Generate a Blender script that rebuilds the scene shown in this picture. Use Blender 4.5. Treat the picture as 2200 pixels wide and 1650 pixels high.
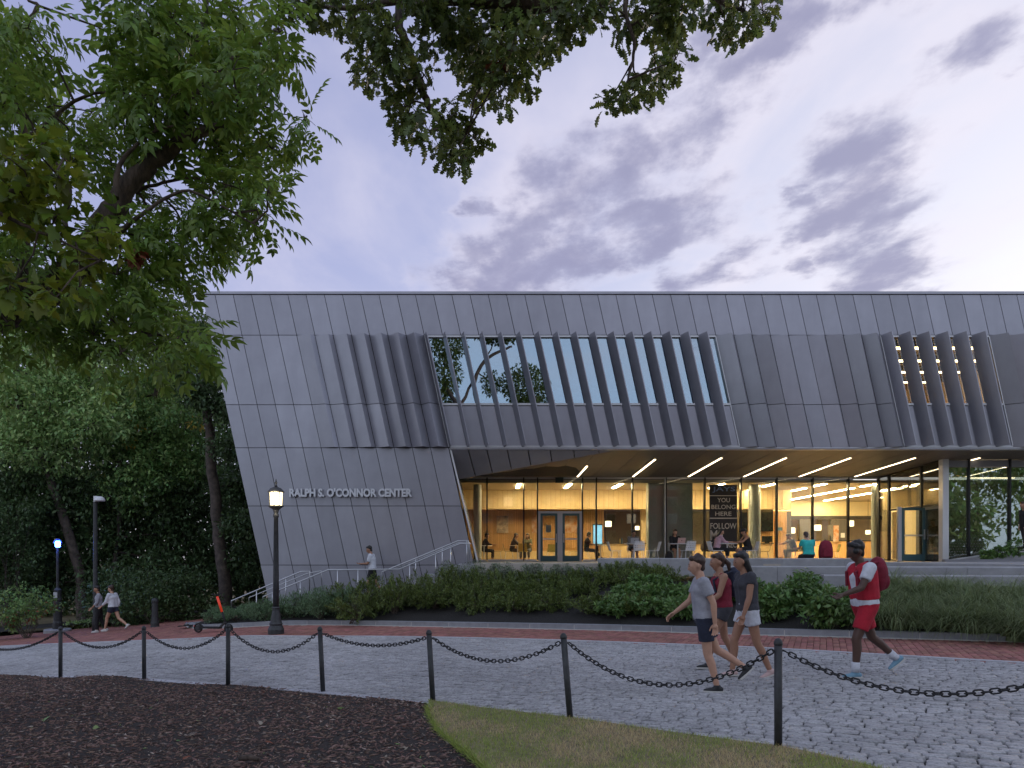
import bpy, bmesh, math, random
import numpy as np
from mathutils import Vector, Matrix
R_ = math.radians
rnd = random.Random(11)
nrg = np.random.default_rng(7)
sc = bpy.context.scene
C = sc.collection
for o in list(bpy.data.objects): bpy.data.objects.remove(o)

# ------------------------------------------------------------ camera
F_PX, X0, Y0, CZ = 1467.0, 1045.0, 1195.0, 0.2      # focal length in photo pixels, principal point, eye height
cam = bpy.data.cameras.new('camera')
cam.sensor_width = 36.0; cam.lens = 36.0 * F_PX / 2200.0
cam.shift_x = (1100 - X0) / 2200.0; cam.shift_y = (Y0 - 825) / 2200.0
cam.clip_start = 0.1; cam.clip_end = 2000
co = bpy.data.objects.new('camera', cam); C.objects.link(co)
co.location = (0, 0, CZ); co.rotation_euler = (R_(90), 0, 0)
sc.camera = co

# ------------------------------------------------------------ sky, sun, exposure
SUN_EL, SUN_AZ = 8.0, 46.0        # azimuth clockwise from +Y (towards +X)
world = bpy.data.worlds.new('World'); sc.world = world; world.use_nodes = True
wt = world.node_tree; wt.nodes.clear()
def wn(t, **k):
    n = wt.nodes.new(t)
    for a, b in k.items(): setattr(n, a, b)
    return n
def wmath(op, a, b=None, c=None, clamp=False):
    n = wn('ShaderNodeMath', operation=op, use_clamp=clamp)
    for i, v in enumerate((a, b, c)):
        if v is None: continue
        if isinstance(v, (int, float)): n.inputs[i].default_value = v
        else: wt.links.new(v, n.inputs[i])
    return n.outputs[0]
def wmix(f, a, b):
    n = wn('ShaderNodeMix', data_type='RGBA')
    for s, v in ((0, f), (6, a), (7, b)):
        if isinstance(v, (int, float)): n.inputs[s].default_value = v
        elif isinstance(v, tuple): n.inputs[s].default_value = (*v, 1)
        else: wt.links.new(v, n.inputs[s])
    return n.outputs[2]
def wsmooth(x, lo, hi):
    n = wn('ShaderNodeMapRange', interpolation_type='SMOOTHSTEP')
    wt.links.new(x, n.inputs[0]); n.inputs[1].default_value = lo; n.inputs[2].default_value = hi
    return n.outputs[0]
sky = wn('ShaderNodeTexSky', sky_type='NISHITA')
sky.sun_disc = False; sky.sun_elevation = R_(SUN_EL); sky.sun_rotation = R_(SUN_AZ)
sky.altitude = 50; sky.air_density = 1.0; sky.dust_density = 0.6; sky.ozone_density = 3.0
tc = wn('ShaderNodeTexCoord')
sep = wn('ShaderNodeSeparateXYZ'); wt.links.new(tc.outputs['Generated'], sep.inputs[0])
zc = wmath('MAXIMUM', sep.outputs[2], 0.02)
zz = wmath('ADD', zc, 0.03)
pxn = wmath('DIVIDE', sep.outputs[0], zz); pyn = wmath('DIVIDE', sep.outputs[1], zz)
comb = wn('ShaderNodeCombineXYZ'); wt.links.new(pxn, comb.inputs[0]); wt.links.new(pyn, comb.inputs[1])
def wnoise(scale, det, rough, dist=0.0, off=(0, 0, 0), vec=None, sc3=(1, 1, 1), rot=0.0):
    m = wn('ShaderNodeMapping'); wt.links.new(vec or comb.outputs[0], m.inputs[0])
    m.inputs[1].default_value = off; m.inputs[2].default_value = (0, 0, rot); m.inputs[3].default_value = sc3
    n = wn('ShaderNodeTexNoise'); wt.links.new(m.outputs[0], n.inputs[0])
    n.inputs['Scale'].default_value = scale; n.inputs['Detail'].default_value = det
    n.inputs['Roughness'].default_value = rough; n.inputs['Distortion'].default_value = dist
    return n
warp = wnoise(3.0, 6, 0.55)
wv = wn('ShaderNodeVectorMath', operation='SUBTRACT'); wt.links.new(warp.outputs['Color'], wv.inputs[0]); wv.inputs[1].default_value = (.5, .5, .5)
wv2 = wn('ShaderNodeVectorMath', operation='SCALE'); wt.links.new(wv.outputs[0], wv2.inputs[0]); wv2.inputs['Scale'].default_value = 0.50
wv3 = wn('ShaderNodeVectorMath', operation='ADD'); wt.links.new(comb.outputs[0], wv3.inputs[0]); wt.links.new(wv2.outputs[0], wv3.inputs[1])
def seg_dist(a, b, w):
    """distance in the cloud layer from the stroke a-b, divided by its width"""
    d = (b[0] - a[0], b[1] - a[1]); L2 = d[0] ** 2 + d[1] ** 2
    s1 = wn('ShaderNodeVectorMath', operation='SUBTRACT'); wt.links.new(wv3.outputs[0], s1.inputs[0]); s1.inputs[1].default_value = (a[0], a[1], 0)
    dt = wn('ShaderNodeVectorMath', operation='DOT_PRODUCT'); wt.links.new(s1.outputs[0], dt.inputs[0]); dt.inputs[1].default_value = (d[0] / L2, d[1] / L2, 0)
    h = wmath('MULTIPLY', dt.outputs['Value'], 1.0, clamp=True)
    s2 = wn('ShaderNodeVectorMath', operation='SCALE'); s2.inputs[0].default_value = (d[0], d[1], 0); wt.links.new(h, s2.inputs['Scale'])
    s3 = wn('ShaderNodeVectorMath', operation='SUBTRACT'); wt.links.new(s1.outputs[0], s3.inputs[0]); wt.links.new(s2.outputs[0], s3.inputs[1])
    ln = wn('ShaderNodeVectorMath', operation='LENGTH'); wt.links.new(s3.outputs[0], ln.inputs[0])
    return wmath('DIVIDE', ln.outputs['Value'], w)
def cp(px, py):
    u, v = (px - X0) / F_PX, (Y0 - py) / F_PX; n = math.sqrt(u * u + v * v + 1); return (u / (v + .03 * n), 1 / (v + .03 * n))
def cs(a, b, w):
    A, B = cp(*a), cp(*b); v = (Y0 - .5 * (a[1] + b[1])) / F_PX
    return A, B, 1.75 * w / F_PX / v
strokes = [cs((1050, 610), (1170, 440), 60), cs((1150, 470), (1330, 370), 62), cs((1100, 590), (1400, 470), 75), cs((1330, 560), (1440, 430), 45), cs((1450, 320), (1590, 190), 48), cs((1590, 190), (1760, 10), 44), cs((1430, 250), (1530, 60), 30),
           cs((1880, 610), (1850, 480), 58), cs((1760, 480), (1880, 380), 50), cs((1850, 400), (1900, 280), 62), cs((1900, 280), (1985, 150), 44), cs((1725, 580), (1745, 440), 24), cs((1990, 300), (2160, 160), 24), cs((1440, 610), (1600, 575), 34), cs((950, 470), (1010, 430), 18),
           ((-3.2, -1.5), (1.5, -2.6), .3), ((-4.5, 1.6), (-3.2, .4), .2), ((2.9, .2), (4.2, 1.2), .3)]
dmin = None
for a, b, w in strokes:
    d = seg_dist(a, b, w); dmin = d if dmin is None else wmath('MINIMUM', dmin, d)
body = wsmooth(dmin, 2.3, 0.0)
fine = wnoise(4.2, 9, 0.60, 0.0, (3.1, 1.7, 0), comb.outputs[0], (1.5, 1, 1), 0.35)
veil = wnoise(1.6, 5, 0.55, 0.4, (5.3, 2.1, 0), comb.outputs[0], (1.8, .8, 1), 0.35)
veilm = wmath('MULTIPLY', wsmooth(dmin, 6.0, 0.8), wsmooth(veil.outputs['Fac'], .30, .70))
dens = wsmooth(wmath('ADD', wmath('MULTIPLY', body, .85), wmath('MULTIPLY', wmath('SUBTRACT', fine.outputs['Fac'], .5), 1.45)), .08, 1.0)
# evening air: paler towards the horizon and towards the set sun
ramp = wn('ShaderNodeValToRGB'); wt.links.new(sep.outputs[2], ramp.inputs[0])
el = ramp.color_ramp.elements
el[0].position = 0.0; el[0].color = (.60, .58, .67, 1); el[1].position = 1.0; el[1].color = (.33, .37, .54, 1)
for ps, c in ((.18, (.47, .475, .64, 1)), (.38, (.335, .36, .58, 1)), (.62, (.285, .31, .52, 1))): e = el.new(ps); e.color = c
sdv = wn('ShaderNodeVectorMath', operation='DOT_PRODUCT'); wt.links.new(tc.outputs['Generated'], sdv.inputs[0]); sdv.inputs[1].default_value = (math.sin(R_(SUN_AZ)), math.cos(R_(SUN_AZ)), .18)
glow = wmath('POWER', wmath('MAXIMUM', wmath('MULTIPLY', sdv.outputs['Value'], .985), 0.0), 5.0)
air = wmix(wmath('MULTIPLY', glow, .85), ramp.outputs[0], (.86, .84, .88))
# the sky opposite the sunset, mirrored pale blue in the upper windows
backf = wsmooth(sep.outputs[1], .25, -.55)
air = wmix(wmath('MULTIPLY', backf, .75), air, (.66, .78, .96))
air10 = wn('ShaderNodeMix', data_type='RGBA', blend_type='MULTIPLY'); air10.inputs[0].default_value = 1; wt.links.new(air, air10.inputs[6]); air10.inputs[7].default_value = (10, 10, 10, 1)
skyhue = wn('ShaderNodeHueSaturation'); wt.links.new(sky.outputs[0], skyhue.inputs['Color'])
skyhue.inputs['Saturation'].default_value = 0.75; skyhue.inputs['Value'].default_value = 1.0
class T_: pass
tint = T_(); tint.outputs = {2: wmix(.80, skyhue.outputs[0], air10.outputs[2])}
cl_hi = wmix(.72, tint.outputs[2], (6.6, 6.2, 6.9))
cl_lo = wmix(.94, tint.outputs[2], (2.25, 2.25, 3.45))
c1 = wmix(wmath('MULTIPLY', veilm, .75), tint.outputs[2], cl_hi)
lump = wnoise(4.2, 6, 0.55, 0.0, (1.2, 8.4, 0), comb.outputs[0], (1.3, 1, 1), 0.35)
shade = wsmooth(wmath('ADD', dens, wmath('MULTIPLY', wmath('SUBTRACT', lump.outputs['Fac'], .5), 1.6)), .0, 1.0)
c2 = wmix(shade, cl_hi, cl_lo)
c3 = wmix(wmath('MULTIPLY', dens, .92), c1, c2)
bg = wn('ShaderNodeBackground'); wt.links.new(c3, bg.inputs[0]); bg.inputs[1].default_value = 0.082
wo = wn('ShaderNodeOutputWorld'); wt.links.new(bg.outputs[0], wo.inputs[0])

sun = bpy.data.lights.new('sun', 'SUN'); sun.energy = 1.5; sun.angle = R_(12); sun.color = (1.0, .80, .66)
so = bpy.data.objects.new('sun', sun); C.objects.link(so)
sd = Vector((math.sin(R_(SUN_AZ)) * math.cos(R_(SUN_EL)), math.cos(R_(SUN_AZ)) * math.cos(R_(SUN_EL)), math.sin(R_(SUN_EL))))
so.rotation_euler = (-sd).to_track_quat('-Z', 'Y').to_euler()
so.location = (30, 40, 30)
vs = sc.view_settings
sc.display_settings.display_device = 'sRGB'
vs.view_transform = 'Standard'; vs.look = 'None'; vs.exposure = 0.8; vs.gamma = 1.0; vs.use_curve_mapping = False
sc.render.engine = 'CYCLES'
sc.cycles.use_denoising = True
sc.cycles.max_bounces = 7; sc.cycles.transparent_max_bounces = 12; sc.cycles.diffuse_bounces = 3; sc.cycles.glossy_bounces = 3
sc.cycles.sample_clamp_indirect = 6.0
sc.cycles.caustics_reflective = False; sc.cycles.caustics_refractive = False

# ------------------------------------------------------------ helpers
def W(px, py, Y):
    """photo pixel at depth Y -> point"""
    return Vector(((px - X0) * Y / F_PX, Y, CZ + (Y0 - py) * Y / F_PX))
def G(X, Y):
    """ground height"""
    g = .025 * Y if Y < 10 else .25 + .008 * (min(Y, 40) - 10)
    z = -1.30 + .03 * max(min(X, 20), -40) - g
    if X < -6: z -= .06 * (-6 - max(X, -22))
    return z
def UG(px, py, h=0.0):
    u, v = (px - X0) / F_PX, (Y0 - py) / F_PX
    Y = 12.0
    for _ in range(40):
        zt = G(u * Y, Y) + h
        Y = .5 * Y + .5 * max(1.0, min(70, (zt - CZ) / v))
    return Vector((u * Y, Y, CZ + v * Y))
MATS = {}
def mat(name, col, rough=.6, metal=0.0, var=0.0, vscale=8.0, bump=0.0, bscale=30.0, col2=None, isl=0.0, emit=None, estr=0.0, transl=0.0, coat=0.0, spec=None, hue=0.0, detail=4, stretch=None, wear=None):
    m = bpy.data.materials.new(name); m.use_nodes = True; t = m.node_tree; N = t.nodes; L = t.links
    p = N['Principled BSDF']; out = N['Material Output']
    p.inputs['Roughness'].default_value = rough; p.inputs['Metallic'].default_value = metal
    if spec is not None: p.inputs['Specular IOR Level'].default_value = spec
    if coat: p.inputs['Coat Weight'].default_value = coat; p.inputs['Coat Roughness'].default_value = .15
    def nz(scale, det=detail):
        tcn = N.new('ShaderNodeTexCoord'); src = tcn.outputs['Object']
        if stretch:
            mp = N.new('ShaderNodeMapping'); L.new(src, mp.inputs[0]); mp.inputs[3].default_value = stretch; src = mp.outputs[0]
        n = N.new('ShaderNodeTexNoise'); L.new(src, n.inputs[0]); n.inputs['Scale'].default_value = scale; n.inputs['Detail'].default_value = det; n.inputs['Roughness'].default_value = .6
        return n.outputs['Fac']
    cur = None
    if col2 is not None or var:
        mx = N.new('ShaderNodeMix'); mx.data_type = 'RGBA'
        mr = N.new('ShaderNodeMapRange'); L.new(nz(vscale), mr.inputs[0]); mr.inputs[1].default_value = .32; mr.inputs[2].default_value = .68
        L.new(mr.outputs[0], mx.inputs[0])
        if col2 is None:
            mx.inputs[6].default_value = (*[c * (1 - var) for c in col], 1); mx.inputs[7].default_value = (*[min(1, c * (1 + var)) for c in col], 1)
        else:
            mx.inputs[6].default_value = (*col, 1); mx.inputs[7].default_value = (*col2, 1)
        cur = mx.outputs[2]
    if isl:
        ge = N.new('ShaderNodeNewGeometry'); oi = N.new('ShaderNodeObjectInfo')
        ad = N.new('ShaderNodeMath'); ad.operation = 'ADD'; L.new(ge.outputs['Random Per Island'], ad.inputs[0]); L.new(oi.outputs['Random'], ad.inputs[1])
        fr = N.new('ShaderNodeMath'); fr.operation = 'FRACT'; L.new(ad.outputs[0], fr.inputs[0])
        mr = N.new('ShaderNodeMapRange'); L.new(fr.outputs[0], mr.inputs[0]); mr.inputs[3].default_value = 1 - isl; mr.inputs[4].default_value = 1 + isl
        hs = N.new('ShaderNodeHueSaturation'); L.new(mr.outputs[0], hs.inputs['Value'])
        if cur is not None: L.new(cur, hs.inputs['Color'])
        else: hs.inputs['Color'].default_value = (*col, 1)
        if hue:
            m2 = N.new('ShaderNodeMath'); m2.operation = 'MULTIPLY'; L.new(fr.outputs[0], m2.inputs[0]); m2.inputs[1].default_value = 7.31
            f2 = N.new('ShaderNodeMath'); f2.operation = 'FRACT'; L.new(m2.outputs[0], f2.inputs[0])
            r2 = N.new('ShaderNodeMapRange'); L.new(f2.outputs[0], r2.inputs[0]); r2.inputs[3].default_value = .5 - hue; r2.inputs[4].default_value = .5 + hue
            L.new(r2.outputs[0], hs.inputs['Hue'])
        cur = hs.outputs[0]
    if wear and cur is not None:      # broad stains that lie across the pieces
        ge2 = N.new('ShaderNodeNewGeometry'); mp2 = N.new('ShaderNodeMapping'); L.new(ge2.outputs['Position'], mp2.inputs[0]); mp2.inputs[3].default_value = wear[1]
        n2 = N.new('ShaderNodeTexNoise'); L.new(mp2.outputs[0], n2.inputs[0]); n2.inputs['Scale'].default_value = 1.0; n2.inputs['Detail'].default_value = 5; n2.inputs['Roughness'].default_value = .62
        r3 = N.new('ShaderNodeMapRange'); L.new(n2.outputs['Fac'], r3.inputs[0]); r3.inputs[1].default_value = .3; r3.inputs[2].default_value = .7; r3.inputs[3].default_value = 1 - wear[0]; r3.inputs[4].default_value = 1 + wear[0] * .6
        h3 = N.new('ShaderNodeHueSaturation'); L.new(r3.outputs[0], h3.inputs['Value']); L.new(cur, h3.inputs['Color']); cur = h3.outputs[0]
    if cur is not None: L.new(cur, p.inputs['Base Color'])
    else: p.inputs['Base Color'].default_value = (*col, 1)
    if bump:
        b = N.new('ShaderNodeBump'); b.inputs['Strength'].default_value = bump; b.inputs['Distance'].default_value = .02
        L.new(nz(bscale, 6), b.inputs['Height']); L.new(b.outputs[0], p.inputs['Normal'])
    if emit is not None:
        p.inputs['Emission Color'].default_value = (*emit, 1); p.inputs['Emission Strength'].default_value = estr
    if transl:
        tr = N.new('ShaderNodeBsdfTranslucent'); ms = N.new('ShaderNodeMixShader'); ms.inputs[0].default_value = transl
        if cur is not None:
            hs2 = N.new('ShaderNodeHueSaturation'); hs2.inputs['Value'].default_value = 1.5; hs2.inputs['Hue'].default_value = .485; L.new(cur, hs2.inputs['Color']); L.new(hs2.outputs[0], tr.inputs[0])
        else: tr.inputs[0].default_value = (*[min(1, c * 1.5) for c in col], 1)
        L.new(p.outputs[0], ms.inputs[1]); L.new(tr.outputs[0], ms.inputs[2]); L.new(ms.outputs[0], out.inputs[0])
    MATS[name] = m
    return m
def glassmat(name, refl_base, refl_mul, rcol=(1, 1, 1), tcol=(.95, .97, .95), rough=0.0):
    """thin coated pane: clear film that mirrors more at grazing angles"""
    m = bpy.data.materials.new(name); m.use_nodes = True; t = m.node_tree; N = t.nodes; L = t.links; N.clear()
    fr = N.new('ShaderNodeFresnel'); fr.inputs[0].default_value = 1.5
    ma = N.new('ShaderNodeMath'); ma.operation = 'MULTIPLY_ADD'; ma.use_clamp = True
    L.new(fr.outputs[0], ma.inputs[0]); ma.inputs[1].default_value = refl_mul; ma.inputs[2].default_value = refl_base
    tp = N.new('ShaderNodeBsdfTransparent'); tp.inputs[0].default_value = (*tcol, 1)
    gl = N.new('ShaderNodeBsdfGlossy'); gl.inputs['Color'].default_value = (*rcol, 1); gl.inputs['Roughness'].default_value = rough
    mx = N.new('ShaderNodeMixShader'); L.new(ma.outputs[0], mx.inputs[0]); L.new(tp.outputs[0], mx.inputs[1]); L.new(gl.outputs[0], mx.inputs[2])
    o = N.new('ShaderNodeOutputMaterial'); L.new(mx.outputs[0], o.inputs[0]); MATS[name] = m
    return m

class MB:
    """collects shapes; build() links them as ONE mesh object"""
    def __init__(s): s.v = []; s.f = []; s.m = []; s.mi = 0
    def add(s, vs, fs):
        b = len(s.v); s.v += [tuple(p) for p in vs]
        for f in fs: s.f.append(tuple(i + b for i in f)); s.m.append(s.mi)
        return s
    def hexa(s, a):   # 8 points: 4 front loop, 4 back loop
        return s.add(a, [(0, 1, 2, 3), (7, 6, 5, 4), (0, 4, 5, 1), (1, 5, 6, 2), (2, 6, 7, 3), (3, 7, 4, 0)])
    def box(s, x0, y0, z0, x1, y1, z1):
        return s.hexa([(x0, y0, z0), (x1, y0, z0), (x1, y0, z1), (x0, y0, z1), (x0, y1, z0), (x1, y1, z0), (x1, y1, z1), (x0, y1, z1)])
    def prism(s, poly, ext):
        n = len(poly); e = Vector(ext); a = [Vector(p) for p in poly]
        vs = a + [p + e for p in a]
        return s.add(vs, [tuple(range(n)), tuple(range(2 * n - 1, n - 1, -1))] + [(i, i + n, (i + 1) % n + n, (i + 1) % n) for i in range(n)])
    def bar(s, p, q, w, h=None, up=(0, 0, 1)):
        h = h or w; p = Vector(p); q = Vector(q); d = (q - p).normalized(); u = Vector(up)
        if abs(d.dot(u)) > .98: u = Vector((0, 1, 0))
        r = d.cross(u).normalized() * w / 2; u = r.cross(d).normalized() * h / 2
        return s.hexa([p - r - u, p + r - u, p + r + u, p - r + u, q - r - u, q + r - u, q + r + u, q - r + u])
    def tube(s, pts, rad, seg=8, cap=True):
        pts = [Vector(p) for p in pts]; n = len(pts)
        if isinstance(rad, (int, float)): rad = [rad] * n
        b = len(s.v); ref = None
        for i in range(n):
            d = (pts[min(i + 1, n - 1)] - pts[max(i - 1, 0)]).normalized()
            if ref is None:
                ref = Vector((0, 0, 1)) if abs(d.z) < .9 else Vector((1, 0, 0))
            r = d.cross(ref).normalized(); ref = r.cross(d).normalized()
            for k in range(seg):
                a = 2 * math.pi * k / seg
                s.v.append(tuple(pts[i] + (r * math.cos(a) + ref * math.sin(a)) * rad[i]))
        for i in range(n - 1):
            for k in range(seg):
                s.f.append((b + i * seg + k, b + i * seg + (k + 1) % seg, b + (i + 1) * seg + (k + 1) % seg, b + (i + 1) * seg + k)); s.m.append(s.mi)
        if cap:
            s.f.append(tuple(b + k for k in reversed(range(seg)))); s.m.append(s.mi)
            s.f.append(tuple(b + (n - 1) * seg + k for k in range(seg))); s.m.append(s.mi)
        return s
    def lathe(s, prof, seg=20, c=(0, 0, 0)):
        return s.tube_z(prof, seg, c)
    def tube_z(s, prof, seg, c):
        b = len(s.v)
        for r, z in prof:
            for k in range(seg):
                a = 2 * math.pi * k / seg
                s.v.append((c[0] + r * math.cos(a), c[1] + r * math.sin(a), c[2] + z))
        n = len(prof)
        for i in range(n - 1):
            for k in range(seg):
                s.f.append((b + i * seg + k, b + i * seg + (k + 1) % seg, b + (i + 1) * seg + (k + 1) % seg, b + (i + 1) * seg + k)); s.m.append(s.mi)
        s.f.append(tuple(b + k for k in reversed(range(seg)))); s.m.append(s.mi)
        s.f.append(tuple(b + (n - 1) * seg + k for k in range(seg))); s.m.append(s.mi)
        return s
    def cone(s, p, r0, q, r1, flat0=False, flat1=False, seg=12, sq=1.0, sqdir=None):
        """tapered capsule"""
        p = Vector(p); q = Vector(q); d = q - p; L = d.length
        d = d.normalized() if L > 1e-6 else Vector((0, 0, 1))
        pts = []; rad = []
        if not flat0:
            for a in (85, 60, 35, 15): pts.append(p - d * r0 * math.sin(R_(a))); rad.append(r0 * math.cos(R_(a)))
        pts.append(p); rad.append(r0); pts.append(q + d * 1e-4); rad.append(r1)
        if not flat1:
            for a in (15, 35, 60, 85): pts.append(q + d * r1 * math.sin(R_(a))); rad.append(r1 * math.cos(R_(a)))
        return s.tube(pts, rad, seg)
    def ball(s, c, r, seg=14):
        c = Vector(c); r = (r, r, r) if isinstance(r, (int, float)) else r
        prof = [(math.cos(R_(a)), math.sin(R_(a))) for a in (-88, -65, -45, -22, 0, 22, 45, 65, 88)]
        b = len(s.v); s.tube_z(prof, seg, (0, 0, 0))
        for i in range(b, len(s.v)):
            v = s.v[i]; s.v[i] = (c.x + v[0] * r[0], c.y + v[1] * r[1], c.z + v[2] * r[2])
        return s
    def mesh(s, name, off=(0, 0, 0)):
        me = bpy.data.meshes.new(name)
        if off != (0, 0, 0): s.v = [(a - off[0], b - off[1], c - off[2]) for a, b, c in s.v]
        me.from_pydata(s.v, [], s.f)
        return me
    def build(s, name, m, parent=None, smooth=False, world=True, mats=None, **props):
        off = (0, 0, 0)
        if parent is not None and world:
            p = parent; o = Vector()
            while p is not None: o += p.location; p = p.parent
            off = tuple(o)
        me = s.mesh(name, off)
        for x in (mats or [m]): me.materials.append(MATS[x] if isinstance(x, str) else x)
        if mats: me.polygons.foreach_set('material_index', s.m)
        bm = bmesh.new(); bm.from_mesh(me); bmesh.ops.recalc_face_normals(bm, faces=bm.faces); bm.to_mesh(me); bm.free()
        if smooth: me.polygons.foreach_set('use_smooth', [True] * len(me.polygons))
        return obj(name, me, parent, **props)
def obj(name, me, parent=None, **props):
    o = bpy.data.objects.new(name, me); C.objects.link(o)
    if parent is not None: o.parent = parent
    for k, v in props.items(): o[k] = v
    return o
def thing(name, label, cat, loc=(0, 0, 0), rotz=0.0, group=None):
    o = bpy.data.objects.new(name, None); C.objects.link(o); o.location = loc; o.rotation_euler = (0, 0, rotz); o.empty_display_size = .1
    o['label'] = label; o['category'] = cat
    if group: o['group'] = group
    return o
def tag(o, label, cat, group=None):
    o['label'] = label; o['category'] = cat
    if group: o['group'] = group
    return o
def struct(o): o['kind'] = 'structure'; return o
def dup(root, loc, rotz, label, group=None, parent=None):
    r = root.copy(); C.objects.link(r); r.location = loc; r.rotation_euler = (0, 0, rotz); r['label'] = label
    if group: r['group'] = group
    for ch in list(root.children):
        c = ch.copy(); C.objects.link(c); c.parent = r
        for g in ch.children:
            d = g.copy(); C.objects.link(d); d.parent = c
    return r
def big_mesh(name, V, Fa, nper, m, parent=None, smooth=False, off=(0, 0, 0), **props):
    """V (n,3), Fa (k,nper) arrays -> object, quick"""
    me = bpy.data.meshes.new(name); V = np.asarray(V, np.float32) - np.asarray(off, np.float32); Fa = np.asarray(Fa, np.int32)
    me.vertices.add(len(V)); me.vertices.foreach_set('co', V.ravel())
    me.loops.add(Fa.size); me.loops.foreach_set('vertex_index', Fa.ravel())
    me.polygons.add(len(Fa)); me.polygons.foreach_set('loop_start', np.arange(0, Fa.size, nper, dtype=np.int32)); me.polygons.foreach_set('loop_total', np.full(len(Fa), nper, np.int32))
    if smooth: me.polygons.foreach_set('use_smooth', np.ones(len(Fa), bool))
    me.materials.append(MATS[m] if isinstance(m, str) else m); me.update(); me.validate()
    return obj(name, me, parent, **props)
def unit(a): return a / np.maximum(np.linalg.norm(a, axis=-1, keepdims=True), 1e-9)
def scatter(name, tv, tf, P, D, Nn, S, m, parent=None, smooth=False, off=(0, 0, 0), **props):
    """copies of a template (x along D, z along Nn) joined into one mesh"""
    tv = np.asarray(tv, float); tf = np.asarray(tf, int); P = np.asarray(P, float); D = unit(np.asarray(D, float))
    Y = unit(np.cross(np.asarray(Nn, float), D)); Z = np.cross(D, Y); S = np.asarray(S, float)
    if S.ndim == 1: S = np.repeat(S[:, None], 3, 1)
    V = P[:, None, :] + (tv[None, :, 0:1] * S[:, None, 0:1]) * D[:, None] + (tv[None, :, 1:2] * S[:, None, 1:2]) * Y[:, None] + (tv[None, :, 2:3] * S[:, None, 2:3]) * Z[:, None]
    n, k = len(P), len(tv)
    Fa = (tf[None] + (np.arange(n) * k)[:, None, None]).reshape(-1, tf.shape[1])
    return big_mesh(name, V.reshape(-1, 3), Fa, tf.shape[1], m, parent, smooth, off, **props)
def inpoly(x, y, poly):
    x = np.asarray(x); y = np.asarray(y); r = np.zeros(x.shape, bool); n = len(poly)
    for i in range(n):
        x1, y1 = poly[i][0], poly[i][1]; x2, y2 = poly[(i + 1) % n][0], poly[(i + 1) % n][1]
        c = ((y1 > y) != (y2 > y)) & (x < (x2 - x1) * (y - y1) / (y2 - y1 + 1e-12) + x1); r ^= c
    return r
def text_mesh(s, size, extrude, bold=0.0, align='LEFT'):
    cu = bpy.data.curves.new('lettering', 'FONT'); cu.body = s; cu.size = size; cu.extrude = extrude; cu.offset = bold; cu.align_x = align; cu.resolution_u = 3
    o = bpy.data.objects.new('lettering', cu); C.objects.link(o)
    dg = bpy.context.evaluated_depsgraph_get(); me = bpy.data.meshes.new_from_object(o.evaluated_get(dg))
    bpy.data.objects.remove(o); bpy.data.curves.remove(cu)
    return me

# ------------------------------------------------------------ materials
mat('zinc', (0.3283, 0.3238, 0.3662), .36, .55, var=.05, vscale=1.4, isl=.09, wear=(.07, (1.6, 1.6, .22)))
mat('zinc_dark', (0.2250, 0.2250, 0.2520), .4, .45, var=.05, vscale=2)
mat('backing', (.02, .02, .022), .8)
mat('trim_white', (.62, .62, .64), .35, .3)
mat('mullion', (.018, .018, .02), .35, .4)
mat('soffit', (.16, .135, .115), .5, .1, var=.06, vscale=1.5, isl=.05)
mat('roofing', (.2, .2, .21), .8, var=.1)
mat('strip_light', (.9, .8, .6), .4, emit=(1, .80, .52), estr=4.0)
mat('inner_strip', (.9, .8, .6), .4, emit=(1, .80, .46), estr=66.0)
mat('ceiling_white', (.72, .62, .48), .7)
mat('floor_inside', (.42, .33, .22), .35, var=.08, vscale=3)
mat('wood_wall', (.50, .29, .115), .5, var=.12, vscale=5, stretch=(6, 6, .6))
mat('wood_slat', (.56, .33, .14), .45, isl=.14, var=.1, vscale=4, stretch=(4, 4, .5))
mat('wood_light', (.70, .52, .28), .5, var=.07, vscale=4, isl=.05)
mat('wall_cream', (.85, .72, .45), .6)
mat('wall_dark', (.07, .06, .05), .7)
mat('column_grey', (0.3600, 0.3720, 0.3480), .35, var=.05, vscale=2)
mat('pier_grey', (0.4160, 0.4320, 0.4160), .12, var=.05, vscale=2, spec=.8)
mat('concrete', (0.3247, 0.3202, 0.3337), .75, var=.10, vscale=3.5, bump=.15, bscale=60, wear=(.15, (1.2, 1.2, 3.0)))
mat('stone_kerb', (0.2645, 0.2760, 0.2990), .7, var=.12, vscale=6, bump=.2, bscale=50, isl=.10)
mat('mortar', (.55, .53, .5), .85)
mat('paving', (.42, .37, .32), .75, var=.08, vscale=2)
mat('steel', (.55, .55, .57), .3, .85)
mat('iron', (0.0392, 0.0406, 0.0434), .5, .2, var=.3, vscale=12, bump=.1, bscale=80)
mat('iron_chain', (.022, .022, .024), .55, .3, var=.4, vscale=60)
mat('teal_door', (.06, .13, .15), .35, .2)
mat('door_steel', (.50, .50, .54), .35, .4)
glassmat('glass_upper', .34, 1.3, (.72, .88, 1.0), (.55, .6, .62))
glassmat('glass_lower', .0, .9, (1, 1, 1), (.93, .94, .90))
glassmat('glass_right', .22, 1.5, (.88, .95, .95), (.62, .66, .62))
mat('granite', (0.5278, 0.5173, 0.5173), .8, col2=(.28, .275, .28), vscale=30, isl=.13, bump=.7, bscale=70, wear=(.22, (.55, .55, .55)))
mat('granite_edge', (.46, .46, .49), .8, var=.12, vscale=30, isl=.1)
mat('joint_soil', (.035, .033, .03), .95, var=.4, vscale=40)
mat('brick', (0.3125, 0.1329, 0.1051), .8, var=.14, vscale=25, isl=.26, hue=.012, bump=.2, bscale=120, wear=(.22, (.9, .9, .9)))
mat('mulch_soil', (0.0330, 0.0255, 0.0225), .95, var=.5, vscale=50, bump=.8, bscale=70)
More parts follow.
